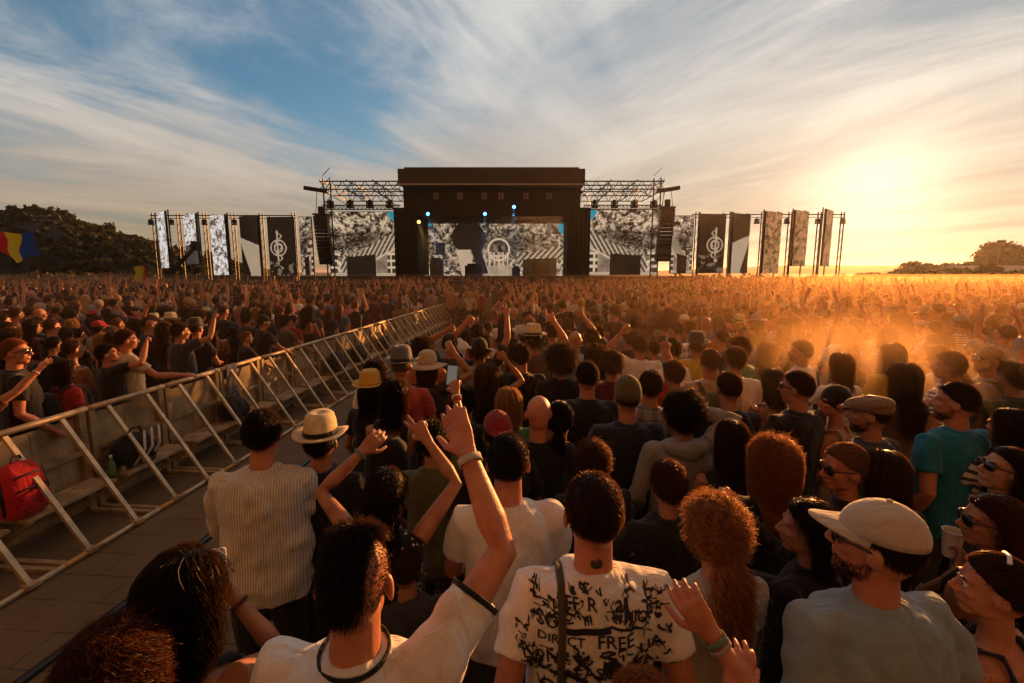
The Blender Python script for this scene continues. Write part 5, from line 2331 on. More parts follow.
def print_on_back(shirt, seed=4):
    """inked words and scribbles on the back of the white T-shirt, laid on the cloth"""
    bvh = bvh_of(shirt.data)
    rng = random.Random(seed)
    V, F = [], []

    def put(vs, fs, x, z, s, r):
        o = len(V)
        co, si = math.cos(r), math.sin(r)
        new = []
        for q in vs:
            X, Z = x + s * (q[0] * co - q[1] * si), z + s * (q[0] * si + q[1] * co)
            hit, nrm, _, _ = bvh.ray_cast(Vector((X, -.6, Z)), Vector((0, 1, 0)))
            if hit is None:
                return
            new.append(hit + Vector((0, -.0035, 0)))
        V.extend(new)
        F.extend([tuple(i + o for i in f) for f in fs])

    def text(s_, x, z, size, r=0.0):
        cu = bpy.data.curves.new('t', 'FONT')
        cu.body = s_
        cu.align_x = 'CENTER'
        cu.offset = .012
        cu.resolution_u = 2
        ob = bpy.data.objects.new('t', cu)
        COL.objects.link(ob)
        me = bpy.data.meshes.new_from_object(ob.evaluated_get(bpy.context.evaluated_depsgraph_get()))
        vs, fs = [tuple(v.co) for v in me.vertices], [tuple(p.vertices) for p in me.polygons]
        bpy.data.objects.remove(ob)
        bpy.data.curves.remove(cu)
        bpy.data.meshes.remove(me)
        put(vs, fs, x, z, size, r)

    def up(z):
        return z + .045 if z < 1.375 else z + .02

    def line(x0, z0, x1, z1, w=.003, n=5):
        z0, z1 = up(z0), up(z1)
        d = Vector((x1 - x0, z1 - z0))
        L = d.length
        d /= L
        nn = Vector((-d.y, d.x)) * w * .5
        vs, fs = [], []
        for k in range(n + 1):
            p = Vector((x0, z0)) + d * L * k / n + nn * rng.uniform(-.6, .6)
            vs += [p + nn, p - nn]
        for k in range(n):
            fs.append((2 * k, 2 * k + 1, 2 * k + 3, 2 * k + 2))
        put(vs, fs, 0, 0, 1, 0)
    for s_, x, z, size, r in (('FREE', .045, 1.285, .050, .04), ('DIRECT', -.105, 1.285, .038, -.03), ('a', .055, 1.40, .06, 0), ('LIA', .15, 1.255, .05, .15), ('R', -.02, 1.405, .045, 0), ('LEFT', -.09, 1.37, .036, .05),
                              ('BFF', -.085, 1.405, .04, 0), ('MIO', .10, 1.345, .04, -.1), ('SO', -.14, 1.33, .05, 0), ('HEY', .10, 1.13, .05, .1), ('OK', -.12, 1.12, .06, -.1), ('NO', .02, 1.10, .06, .1), ('EAST', -.01, 1.19, .05, .1),
                              ('VIVA', .11, 1.205, .045, .1), ('ON', -.145, 1.22, .05, .1), ('III', -.03, 1.345, .036, .2), ('E', .145, 1.37, .05, 0)):
        text(s_, x, up(z), size, r)
    line(-.09, 1.325, .03, 1.335, .018)
    line(.03, 1.340, .12, 1.328, .007)
    line(-.07, 1.262, -.03, 1.215, .011)
    line(-.03, 1.262, -.07, 1.215, .011)
    line(-.10, 1.20, -.03, 1.175, .016)
    line(.01, 1.232, .06, 1.228, .036)
    line(.015, 1.205, .062, 1.198, .012)
    line(.075, 1.43, .08, 1.36, .012)
    line(.10, 1.25, .10, 1.20, .009)
    for k in range(430):
        x, z = rng.uniform(-.21, .21), rng.uniform(.9, 1.46)
        if abs(x + .02) < .16 and (1.268 < z < 1.335 or 1.115 < z < 1.15) or abs(x) < .06 and 1.33 < z < 1.37:
            continue
        for j in range(rng.randint(1, 5)):
            a, L = rng.uniform(0, 3.14), rng.uniform(.006, .022)
            x2, z2 = x + L * math.cos(a) * rng.choice((-1, 1)), z + L * math.sin(a) * rng.choice((-1, 1))
            line(x, z, x2, z2, rng.choice((.002, .003, .003, .005, .007)), 3)
            x, z = x2, z2
    me = bpy.data.meshes.new('print')
    me.from_pydata(V, [], F)
    me.materials.append(mat_plain('black_ink', (.015, .014, .016), .8))
    link('print', me, shirt)


def phone(loc, R, label, glow=None):
    mb = MB()
    n = 8
    w, hh, r = .036, .075, .010
    pts = []
    for cx, cz, a0 in ((w - r, hh - r, 0), (-w + r, hh - r, 1.57), (-w + r, -hh + r, 3.14), (w - r, -hh + r, 4.71)):
        for k in range(5):
            a = a0 + 1.57 * k / 4
            pts.append((cx + r * math.cos(a), cz + r * math.sin(a)))
    m = len(pts)
    vs = [(x, -.004, z) for x, z in pts] + [(x, .004, z) for x, z in pts]
    fs = [tuple(range(m)), tuple(reversed(range(m, 2 * m)))] + [(k, m + k, m + (k + 1) % m, (k + 1) % m) for k in range(m)]
    mb.add(vs, fs)
    o = mb.build('phone', M['black_plastic'] if not glow else M['white_plastic'])
    o.matrix_world = Matrix.Translation(loc) @ R.to_4x4()
    tag(o, label, 'phone')
    mb = MB()
    mb.box((0, -.0048, 0), (.062, .0012, .122))
    mb.build('screen', mat_emit('phone_screen', (.55, .5, .42), .12), o)
    return o


def hand_world(b, pose, sd):
    sh, el, wr = pose.arms[sd]
    bpy.context.view_layer.update()
    d = (wr - el).normalized()
    return b.matrix_world @ (wr + d * .07), b.matrix_world.to_3x3() @ d


def build_heroes():
    A = dict
    # ---- the row nearest the camera
    b, t, ps = hero(356, 580, 1.87, -6, 'man with an undercut in a white T-shirt with black trim, right arm raised high', A(R=('px', 468, 455, .30, (.9, -.5, -.8)), L='relaxed', hr='flat', hyaw=8, bulk=1.08),
                    't_shirt', .006, hair='undercut', hcol='black', cloth='white', skin='ruddy', hq=2.0)
    wristband(b, ps, 1, (.5, .46, .38), .94, 'wristwatch', .030, .02)
    sh, el, wr = ps.arms[1]
    ring_on(b, sh.lerp(el, .588), el - sh, .0625, .013, M['cloth'], CLOTHC['black'], 'sleeve_trim', .004)
    sh, el, wr = ps.arms[-1]
    ring_on(b, sh.lerp(el, .588), el - sh, .0625, .013, M['cloth'], CLOTHC['black'], 'sleeve_trim', .004)
    ring_on(b, ps.D(Vector((0, -.014, 1.486))), (0, -.12, 1), .074, .012, M['cloth'], CLOTHC['black'], 'collar', .007)
    b, t, ps = hero(190, 592, 1.70, -12, 'person with long dark wavy hair lifting a phone at the edge of the lane', A(female=True, R=('px', 234, 598, .22, (1, -.2, -1)), L='relaxed', hr='grip'),
                    'tank', .006, hair='wavy', hcol=(.007, .004, .003), cloth='black', skin='tan', hq=2.2)
    wristband(b, ps, 1, (.08, .03, .02), .9)
    hp, d = hand_world(b, ps, 1)
    phone(hp + Vector((-.02, .0, .035)), rot3(.35, -.35, 0), 'pale phone held up by the long haired person at the lane edge', True)
    hero(120, 672, 1.62, 0, 'person with auburn curls cut off by the bottom left corner', A(female=True, R='relaxed', L='relaxed'), 't_shirt', .008, hair='curly_long', hcol=(.05, .013, .006), cloth='black', hq=2.2)
    hero(263, 434, 1.80, 12, 'broad man in a ribbed cream shirt standing beside the lane', A(R='front', L='front', lean=.10, hpitch=-8, bulk=1.12), 'shirt', .007, loose=1.5, hair='short', hcol='black', cloth='cream', mat='pinstripe', legs='black', skin='ruddy')
    hero(322, 441, 1.70, 0, 'person in a pale straw hat with dark band and black top', A(R='relaxed', L='front'), 't_shirt', .008, hair='short', hcol='black', cloth='black', hat='straw_hat', hatcol=(.72, .62, .43), hatmat='straw', bandcol=(.012, .011, .01))
    b, t, ps = hero(387, 494, 1.68, 0, 'person with dark braids and dotted headscarf raising both hands', A(female=True, L=('px', 362, 452, .25, (-1.2, -.2, -.3)), R=('px', 427, 440, .25, (1.0, 0, -.3)), hl='relaxed', hr='vee'),
                    'sleeveless', .006, hair='braids', hcol='black', cloth='black', mat='dots')
    wristband(b, ps, -1, (.1, .25, .2), .95)
    hero(406, 566, 1.38, 4, 'small brown haired child in front of the man with the undercut', A(R='relaxed', L='relaxed'), 't_shirt', .009, hair='crop', hcol='brown', cloth='charcoal')
    hero(394, 396, 1.74, 0, 'person with dark bob in a strappy top carrying a black backpack by the lane', A(female=True, R='front', L='front'), 'tank', .008, hair='bob', hcol='black', cloth='charcoal', pack='black')
    hero(371, 389, 1.66, -10, 'person in a mustard yellow hat at the edge of the lane', A(female=True, R='relaxed', L='relaxed'), 't_shirt', .009, hair='bob', hcol='black', cloth='black', hat='fedora', hatcol=(.62, .38, .05), bandcol=(.5, .3, .05))
    hero(402, 366, 1.82, -5, 'man in a coral red shirt and grey fedora beside the lane', A(R='front', L='front'), 't_shirt', .009, loose=1.4, hair='buzz', hcol='grey', cloth=(.45, .07, .05), hat='fedora', hatcol=(.13, .13, .14), bandcol=(.02, .02, .02), skin='ruddy')
    b, t, ps = hero(428, 368, 1.72, -15, 'person in a wide beige sun hat next to the red shirted man', A(R='up_bent', L='relaxed'), 't_shirt', .009, hair='bob', hcol='brown', cloth='charcoal', hat='sun_hat', hatcol=(.5, .38, .25), bandcol=(.4, .3, .2))
    b, t, ps = hero(433, 440, 1.66, -6, 'person in a grey green shirt holding a phone high in front of the raised fist', A(female=True, R=('px', 456, 392, .32, (1, -.3, -.6)), L='relaxed', hr='grip'), 't_shirt', .007, loose=1.5, hair='short', hcol='black', cloth='olive')
    wristband(b, ps, 1, (.62, .58, .52), .9)
    wristband(b, ps, 1, (.45, .05, .03), .82)
    hp, d = hand_world(b, ps, 1)
    phone(hp + Vector((-.02, .045, .05)), rot3(.1, -.15, .1), 'dark phone held high over the crowd left of the bald man')
    hero(508, 462, 1.82, 4, 'man with short dark hair in a plain white T-shirt beside the scribbled shirt', A(R='front', L='front', hyaw=-4), 't_shirt', .007, hair='crop', hcol='black', cloth='white', skin='ruddy')
    hero(497, 432, 1.70, 20, 'person in a dark red cap right behind the white T-shirt man', A(R='relaxed', L='relaxed'), 't_shirt', .009, hair='short', hcol='black', cloth='black', hat='cap_back', hatcol=(.22, .02, .018))
    b, t, ps = hero(593, 512, 1.87, 0, 'man in a white T-shirt covered with black scribbled words', A(R='down', L='down', bulk=1.06), 't_shirt', .006, hair='crop', hcol=(.03, .014, .008), cloth='white', skin='ruddy')
    print_on_back(t)
    mb = MB()
    bv = bvh_of(t.data)
    pts = []
    for k in range(22):
        f = k / 21
        x, z = -.10 - .015 * math.sin(f * 3) + .03 * f, 1.40 - .55 * f
        hit = bv.ray_cast(Vector((x, -.6, z)), Vector((0, 1, 0)))[0]
        if hit:
            pts.append(hit + Vector((0, -.006, 0)))
    for yy in (-.095, -.075, -.05, -.02, .01, .04, .07):
        hit = bv.ray_cast(Vector((-.10, yy, 1.56)), Vector((0, 0, -1)))[0]
        if hit and hit.z > 1.35:
            pts.insert(0, hit + Vector((0, 0, .006)))
    mb.tube(pts, [(.011, .003)] * len(pts), 8, ref=(1, 0, 0))
    o = mb.build('bag_strap', M['cloth'], b, True)
    o.color = (.07, .055, .035, 1)
    mb = MB()
    mb.ball((0, -.0655, 1.522), (.017, .004, .010))
    mb.ball((.008, -.0655, 1.53), (.007, .004, .012))
    mb.ball((-.012, -.0645, 1.528), (.006, .004, .010))
    mb.build('neck_tattoo', mat_plain('tattoo_ink', (.05, .035, .035), .6), b, True)
    hero(714, 532, 1.70, 6, 'person with curly golden ponytail in a cream top', A(female=True, R='front', L='front'), 't_shirt', .007, hair='curly_pony', hcol=(.34, .165, .06), cloth=(.36, .33, .27), skin='light')
    b, t, ps = hero(642, 722, 1.60, -8, 'person at the bottom edge with copper hair and both hands raised', A(female=True, R=('px', 711, 634, .16, (1, -.2, -1)), L=('px', 728, 700, .10, (-.2, -.4, -1)), hr='relaxed', hl='relaxed'),
                    't_shirt', .0055, hair='short', hcol='ginger', cloth='charcoal', skin='ruddy')
    wristband(b, ps, 1, (.1, .2, .13), .93)
    wristband(b, ps, 1, (.3, .26, .2), .85)
    hero(874, 543, 1.82, 8, 'man in a beige snapback cap and faded blue grey T-shirt', A(R='down', L='down', hyaw=42, hpitch=4, bulk=1.1), 't_shirt', .0055, loose=1.2, hair='crop', hcol='dark brown', cloth=(.23, .30, .33), hat='snapback', hatcol=(.56, .47, .36), beard=True, eyes=True, skin='ruddy', glasses='on')
    hero(843, 468, 1.68, 28, 'person in dark sunglasses with wavy fair ponytail and topknot looking left', A(female=True, hyaw=62, hpitch=-4, R='front', L='front'), 'sleeveless', .0055, hair='ponytail', hcol=(.20, .10, .04), cloth='black', glasses='on', skin='ruddy', eyes=True)
    hero(773, 462, 1.68, 0, 'person with thick shoulder length copper curls seen from behind', A(female=True, R='front', L='front'), 't_shirt', .008, hair='curly_long', hcol=(.30, .115, .035), cloth='black', hq=1.4)
    hero(731, 440, 1.66, 0, 'person with straight long dark hair left of the copper curls', A(female=True, R='front', L='front'), 'sleeveless', .009, hair='long', hcol=(.03, .014, .008), cloth='black')
    b, t, ps = hero(806, 528, 1.62, 30, 'black clothed person with dark hair behind the beige cap looking left', A(female=True, hyaw=35, R='phone', L='phone'), 'shirt', .008, hair='bob', hcol='black', cloth='black')
    hero(1004, 470, 1.66, 25, 'person in dark sunglasses lifting the chin at the right edge', A(female=True, hyaw=55, hpitch=14, R='relaxed', L='relaxed'), 't_shirt', .0055, hair='long', hcol='dark brown', cloth='charcoal', glasses='on', skin='light', eyes=True)
    b, t, ps = hero(990, 522, 1.62, 30, 'person with dark red hair and glasses holding a pale cup on the right', A(female=True, hyaw=40, R='relaxed', L=('px', 957, 570, .1, (-1, -.3, -.6)), hl='grip'), 'tank', .006, hair='long', hcol=(.06, .016, .01), cloth='black', mat='dots', glasses='on', eyes=True)
    hp, d = hand_world(b, ps, -1)
    mb = MB()
    mb.loft([((0, 0, -.06), (.028, 0, 0), (0, .028, 0)), ((0, 0, .055), (.039, 0, 0), (0, .039, 0)), ((0, 0, .058), (.041, 0, 0), (0, .041, 0)), ((0, 0, .058), (.037, 0, 0), (0, .037, 0)), ((0, 0, .035), (.035, 0, 0), (0, .035, 0))], 20)
    o = mb.build('cup', mat_plain('pale_cup', (.62, .56, .44), .4))
    o.location = hp + Vector((.0, .05, .03))
    tag(o, 'pale plastic cup held up at the right edge', 'cup')
    b, t, ps = hero(992, 588, 1.60, 30, 'person with a hair clip at the right edge nearest the camera, facing left', A(female=True, hyaw=30, R='relaxed', L='relaxed'), 'tank', .0055, hair='bun', hcol=(.04, .018, .01), cloth='black', skin='ruddy', eyes=True)
    mb = MB()
    mb.tube([(-.045, -.02, .122), (0, -.03, .132), (.045, -.03, .122)], [(.004, .007)] * 3, 8)
    o = mb.build('hair_clip', M['white_plastic'], b, True, ps.head)
    # ---- second row on the right
    hero(954, 402, 1.82, 10, 'man in a teal T-shirt with cropped dark hair near the right edge', A(hyaw=38, R='down', L='down', bulk=1.08), 't_shirt', .007, hair='crop', hcol='dark brown', cloth='teal', beard=True, skin='ruddy')
    hero(868, 414, 1.76, 20, 'man in a brown flat cap above the long straight dark hair', A(hyaw=40, R='relaxed', L='relaxed'), 't_shirt', .008, hair='crop', hcol='dark brown', cloth='charcoal', hat='flat_cap', hatcol=(.22, .13, .07), beard=True)
    hero(884, 474, 1.66, 0, 'person with very long straight brown hair behind the sunglasses and topknot', A(female=True, R='front', L='front'), 't_shirt', .009, hair='long', hcol=(.045, .02, .01), cloth='black')
    hero(834, 402, 1.68, 40, 'person in a black bandana looking left beside the flat cap', A(female=True, hyaw=40, R='relaxed', L='relaxed'), 'tank', .007, hair='bun', hcol='black', cloth='beige', hat='bandana', hatcol='black')
    hero(627, 397, 1.80, 0, 'man in a green beanie and dark navy T-shirt', A(R='relaxed', L='relaxed'), 't_shirt', .008, hair='crop', hcol='brown', cloth=(.02, .022, .035), hat='beanie', hatcol=(.10, .085, .025))
    b, t, ps = hero(683, 413, 1.76, -4, 'person with thick messy dark hair in a light grey top, hand behind the head', A(R='head', L='relaxed'), 'hoodie', .008, hair='curly', hcol='black', cloth='grey', strap=True)
    hero(539, 414, 1.76, -6, 'bald man in a black T-shirt', A(R='front', L='front'), 't_shirt', .007, hair='bald', cloth='black', skin='ruddy')
    hero(509, 404, 1.66, -4, 'person with straight blond hair in a green top', A(female=True, R='front', L='front'), 't_shirt', .008, hair='bob', hcol=(.36, .22, .09), cloth='green')
    hero(587, 377, 1.82, 0, 'broad man with short dark hair and plain black T-shirt above the scribbled shirt', A(R='front', L='front', bulk=1.12), 't_shirt', .008, hair='crop', hcol='dark brown', cloth='black')
    b, t, ps = hero(667, 484, 1.62, 6, 'person with dark red bob in a black top raising the left hand', A(female=True, L=('px', 620, 556, .2, (-1, -.2, -.8)), R='front', hl='relaxed'), 't_shirt', .007, hair='short', hcol=(.06, .02, .01), cloth='black')
    wristband(b, ps, -1, (.02, .03, .03), .9, 'wristwatch', .029, .02)
    hero(592, 462, 1.60, 10, 'short person with tousled reddish brown hair before the scribbled shirt', A(R='front', L='front'), 't_shirt', .009, hair='messy', hcol=(.07, .026, .012), cloth='black')
    hero(796, 388, 1.80, 20, 'man with shaved sides and glasses in a black T-shirt right of the copper curls', A(hyaw=25, R='front', L='front', bulk=1.05), 't_shirt', .007, hair='crop', hcol='brown', cloth='black', glasses='on')
    hero(728, 388, 1.78, 5, 'man with cropped brown hair in a black T-shirt between two white shirts', A(R='front', L='front'), 't_shirt', .008, hair='crop', hcol='brown', cloth='black')
    hero(651, 386, 1.74, -8, 'person with short hair in a plaid shirt beside the green beanie', A(R='relaxed', L='relaxed', hyaw=-8), 'shirt', .009, hair='short', hcol='dark brown', cloth='grey', mat='plaid')
    hero(612, 364, 1.76, 0, 'man with full dark hair and dark collar behind the green beanie', A(R='clap', L='clap'), 't_shirt', .009, hair='messy', hcol='dark brown', cloth='maroon')
    hero(561, 362, 1.76, 4, 'person with a round dark afro in black', A(R='front', L='front'), 't_shirt', .009, hair='afro', hcol='black', cloth='black')
    b, t, ps = hero(673, 374, 1.74, 10, 'man with red T-shirt and reddish hair pointing up with the right arm', A(L=('px', 667, 352, .2, (-.3, -.5, -1)), R='relaxed', hl='point'), 't_shirt', .008, hair='short', hcol=(.10, .034, .012), cloth='red')
    hero(710, 362, 1.80, -5, 'man with cropped fair hair carrying an olive backpack', A(R='relaxed', L='relaxed'), 't_shirt', .009, hair='crop', hcol=(.16, .09, .04), cloth='beige', pack='olive')
    hero(735, 360, 1.80, 0, 'man with neat short brown hair in a white T-shirt', A(R='front', L='front'), 't_shirt', .009, hair='short', hcol='brown', cloth='white')
    hero(772, 382, 1.66, 5, 'person with dark bob and bare shoulders in a grey tank top', A(female=True, R='front', L='front'), 'tank', .009, hair='bob', hcol='dark brown', cloth='grey', pack=None)
    hero(840, 366, 1.74, 5, 'person with a reddish brown bob and white top in the haze', A(female=True, R='clap', L='clap'), 't_shirt', .009, hair='bob', hcol=(.09, .035, .014), cloth='white')
    hero(800, 352, 1.76, 35, 'man with dark hair looking left in a white T-shirt', A(hyaw=30, R='relaxed', L='relaxed'), 't_shirt', .008, hair='short', hcol='black', cloth='white')
    hero(903, 378, 1.74, 0, 'person with big loose dark hair in the middle of the haze', A(female=True, R='clap', L='clap'), 't_shirt', .009, hair='wavy', hcol='dark brown', cloth='brown')
    hero(948, 366, 1.80, 25, 'man with short fair brown hair in a black and white striped shirt', A(hyaw=20, R='relaxed', L='relaxed'), 't_shirt', .008, hair='short', hcol=(.13, .06, .025), cloth='white', mat='stripes')
    hero(988, 360, 1.82, 40, 'bearded man in a tan cap and sunglasses with an olive backpack', A(hyaw=40, hpitch=6, R='relaxed', L='relaxed'), 't_shirt', .007, hair='crop', hcol='dark brown', cloth='grey', hat='cap_back', hatcol=(.38, .25, .14), glasses='on', beard=True, pack='olive')
    hero(1008, 428, 1.70, 10, 'person in a striped jersey at the right edge behind the teal T-shirt', A(female=True, R='clap', L='clap'), 't_shirt', .009, hair='long', hcol='black', cloth='cream', mat='stripes_fine')
    hero(1012, 378, 1.72, 20, 'person in dark green shirt lifting both hands at the right edge', A(R='phone', L='phone'), 'shirt', .009, hair='messy', hcol='black', cloth=(.03, .05, .03))
    b, t, ps = hero(521, 356, 1.80, 0, 'man with short dark hair in a black T-shirt above the straight blond hair', A(R='front', L='front'), 't_shirt', .008, hair='short', hcol='black', cloth='black')
    b, t, ps = hero(484, 344, 1.78, -4, 'man in a black T-shirt raising the right arm in a peace sign', A(R=('px', 507, 316, .2, (1, .2, -.3)), L='relaxed', hr='vee'), 't_shirt', .008, hair='short', hcol='black', cloth='black')
    hero(592, 338, 1.76, 0, 'man in a black T-shirt with raised right fist below the main screen', A(R=('px', 583, 316, .2, (1, .2, -.3)), L='relaxed', hr='fist'), 't_shirt', .009, hair='short', hcol='dark brown', cloth='black')
    hero(450, 345, 1.76, 0, 'person in a dark blue top raising the left arm near the sun hat', A(L=('px', 447, 330, .2, (-1, 0, -.3)), R='relaxed', hl='fist'), 't_shirt', .009, hair='short', hcol='black', cloth='navy')
    hero(466, 402, 1.66, 0, 'person with dark hair and red collar left of the straight blond hair', A(female=True, R='front', L='front'), 't_shirt', .009, hair='short', hcol='black', cloth='black')
    hero(640, 346, 1.76, -5, 'man with dark hair in a white T-shirt clapping below the right tower', A(R='clap', L='up_bent'), 't_shirt', .009, hair='short', hcol='dark brown', cloth='white')
    hero(560, 420, 1.70, -10, 'person with dark tied hair between the bald man and the green beanie', A(female=True, R='front', L='front'), 't_shirt', .009, hair='ponytail', hcol='black', cloth='charcoal')
    # ---- the people leaning on the barrier on the left
    hero(16, 352, 1.78, -40, 'ginger haired man with glasses in a black T-shirt behind the barrier', A(hyaw=-25, R='relaxed', L='relaxed'), 't_shirt', .007, hair='crop', hcol='ginger', cloth='black', glasses='on', skin='ruddy', eyes=True, behind=True)
    b, t, ps = hero(-26, 392, 1.74, -20, 'person in a maroon top at the left edge stretching out an open hand', A(R=('px', 41, 368, .25, (.6, -.2, -1)), L='relaxed', hr='open'), 't_shirt', .006, hair='short', hcol='dark brown', cloth='maroon', skin='ruddy', behind=True)
    wristband(b, ps, 1, (.6, .55, .45), .92)
    hero(67, 370, 1.68, -20, 'person in a red T-shirt with a black backpack behind the barrier', A(female=True, R='relaxed', L='relaxed'), 't_shirt', .009, hair='bob', hcol='dark brown', cloth='red', pack='black', behind=True)
    hero(108, 354, 1.76, -35, 'man in a black T-shirt behind the barrier with the right hand raised to the head', A(hyaw=-25, hpitch=8, R=('px', 146, 344, .15, (1, 0, -.8)), L='relaxed', hr='fist'), 't_shirt', .007, hair='short', hcol='black', cloth='black', skin='ruddy', behind=True)
    hero(127, 340, 1.80, -35, 'man in a white and yellow T-shirt resting one arm on the barrier', A(hyaw=-15, R=('px', 184, 375, .1, (.6, -.4, -.6)), L='relaxed'), 't_shirt', .008, hair='short', hcol=(.07, .025, .012), cloth=(.6, .5, .32), skin='ruddy', behind=True)
    hero(181, 332, 1.78, -30, 'man in a dark T-shirt raising a bent right arm behind the barrier', A(hyaw=-10, R=('px', 214, 320, .15, (1, 0, -.9)), L='relaxed', hr='fist'), 't_shirt', .008, hair='short', hcol='dark brown', cloth=(.02, .03, .05), behind=True)
    hero(247, 338, 1.66, -45, 'young person with fair cropped hair leaning on the barrier rail', A(hyaw=-25, lean=.15, R='rail', L='rail'), 't_shirt', .008, hair='short', hcol=(.26, .15, .06), cloth='black', skin='light', behind=True)
    hero(264, 322, 1.78, -40, 'man in a black cap leaning on the barrier rail', A(hyaw=-10, lean=.1, R='rail', L='rail'), 't_shirt', .009, hair='crop', hcol='black', cloth='black', hat='cap', hatcol='black', behind=True)
    hero(287, 322, 1.80, -40, 'man in a striped shirt leaning on the barrier rail', A(hyaw=-10, lean=.1, R='rail', L='rail'), 't_shirt', .009, hair='messy', hcol='dark brown', cloth='olive', mat='stripes_fine', behind=True)
    hero(152, 322, 1.72, -10, 'person in a dark top raising the left arm behind the white and yellow T-shirt', A(L='up', R='relaxed', hl='open'), 't_shirt', .009, hair='short', hcol='dark brown', cloth='charcoal')
    hero(100, 328, 1.70, -10, 'person in a red baseball cap among the left crowd', A(R='relaxed', L='relaxed'), 't_shirt', .009, hair='short', hcol='black', cloth='grey', hat='cap', hatcol='red')
    hero(112, 334, 1.68, -10, 'grey haired person next to the red baseball cap', A(R='relaxed', L='relaxed'), 't_shirt', .009, hair='short', hcol='grey', cloth='beige')


build_heroes()
N_HEROES = len(GROUND)


# ------------------------------------------------------------------ the rest of the nearest 300
def make_kits():
    V, C = .011, .013
    K = []
    spec = [(False, 'relaxed', 'relaxed', 'relaxed', 'relaxed', 't_shirt', 0), (False, 'front', 'front', 'relaxed', 'relaxed', 't_shirt', 14), (False, 'up', 'relaxed', 'open', 'relaxed', 't_shirt', -8), (False, 'relaxed', 'up_bent', 'relaxed', 'fist', 't_shirt', 6),
            (False, 'up_out', 'up', 'open', 'open', 't_shirt', 0), (False, 'clap', 'clap', 'flat', 'flat', 'shirt', -15), (False, 'fist', 'relaxed', 'horns', 'relaxed', 't_shirt', 10), (False, 'phone', 'phone', 'grip', 'grip', 't_shirt', 0), (False, 'down', 'hip', 'relaxed', 'relaxed', 'polo', 24),
            (True, 'relaxed', 'relaxed', 'relaxed', 'relaxed', 't_shirt', 10), (True, 'front', 'front', 'relaxed', 'relaxed', 'tank', -12), (True, 'up', 'up_out', 'open', 'open', 'tank', 0), (True, 'clap', 'clap', 'flat', 'flat', 't_shirt', 16), (True, 'up_bent', 'relaxed', 'vee', 'relaxed', 'sleeveless', -6), (True, 'overhead', 'relaxed', 'open', 'relaxed', 't_shirt', 0)]
    words = {0: '', 2: 'with the right arm stretched up', 3: 'with a raised left fist', 4: 'with both arms spread up', 5: 'clapping', 6: 'making a horns sign', 7: 'holding both hands high in front', 8: 'with a hand on the hip', 11: 'with both bare arms up', 12: 'clapping', 13: 'showing two fingers', 14: 'with one hand over the head'}
    for i, (fem, R, L, hr, hl, top, hy) in enumerate(spec):
        K.append((Kit(Pose(female=fem, R=R, L=L, hr=hr, hl=hl, hyaw=hy, hpitch=(i % 3) * 4 - 4, bulk=1.0 + .06 * ((i * 5) % 3 - 1)), top, V, C, i + 1, 1.1), words.get(i, '')))
    return K


def landmark(px):
    for lim, w in ((60, 'below the left hillside'), (150, 'below the end of the hill'), (230, 'below the narrow left LED columns'), (320, 'below the wide left LED columns'), (400, 'below the left video wall'),
                   (450, 'below the left stage tower'), (520, 'below the main screen'), (580, 'below the right stage tower'), (640, 'below the right video wall'), (700, 'below the right hanging loudspeakers'), (760, 'below the right LED columns'),
                   (850, 'below the outermost right LED columns'), (920, 'below the setting sun'), (980, 'below the backlit bushes'), (2000, 'below the grey shed')):
        if px < lim:
            return w


def in_lane(x, y):
    d = x - BAR_K * y
    return y < 21 and BAR_TOP - .35 < d < CROWD_EDGE + (.3 if y > 5 else 0) + max(0, y - 9) * -.03


def spots(n_try, y0, y1, rmin, rng, taken, wide=1.08):
    cell = {}
    out = []

    def ok(x, y, r):
        i, j = int(x // .7), int(y // .7)
        for a in range(i - 1, i + 2):
            for b in range(j - 1, j + 2):
                for (u, v, q) in cell.get((a, b), ()):
                    if (u - x) ** 2 + (v - y) ** 2 < (max(r, q)) ** 2:
                        return False
        return True
    for (x, y, r) in taken:
        cell.setdefault((int(x // .7), int(y // .7)), []).append((x, y, .44))
    for _ in range(n_try):
        y = math.sqrt(rng.uniform(y0 * y0, y1 * y1))
        x = rng.uniform(-1.06, 1.06) * wide * (y + .3)
        if in_lane(x, y):
            continue
        r = rmin * (1 + .012 * max(0, y - 15))
        if ok(x, y, r):
            cell.setdefault((int(x // .7), int(y // .7)), []).append((x, y, r))
            out.append((x, y))
    return out


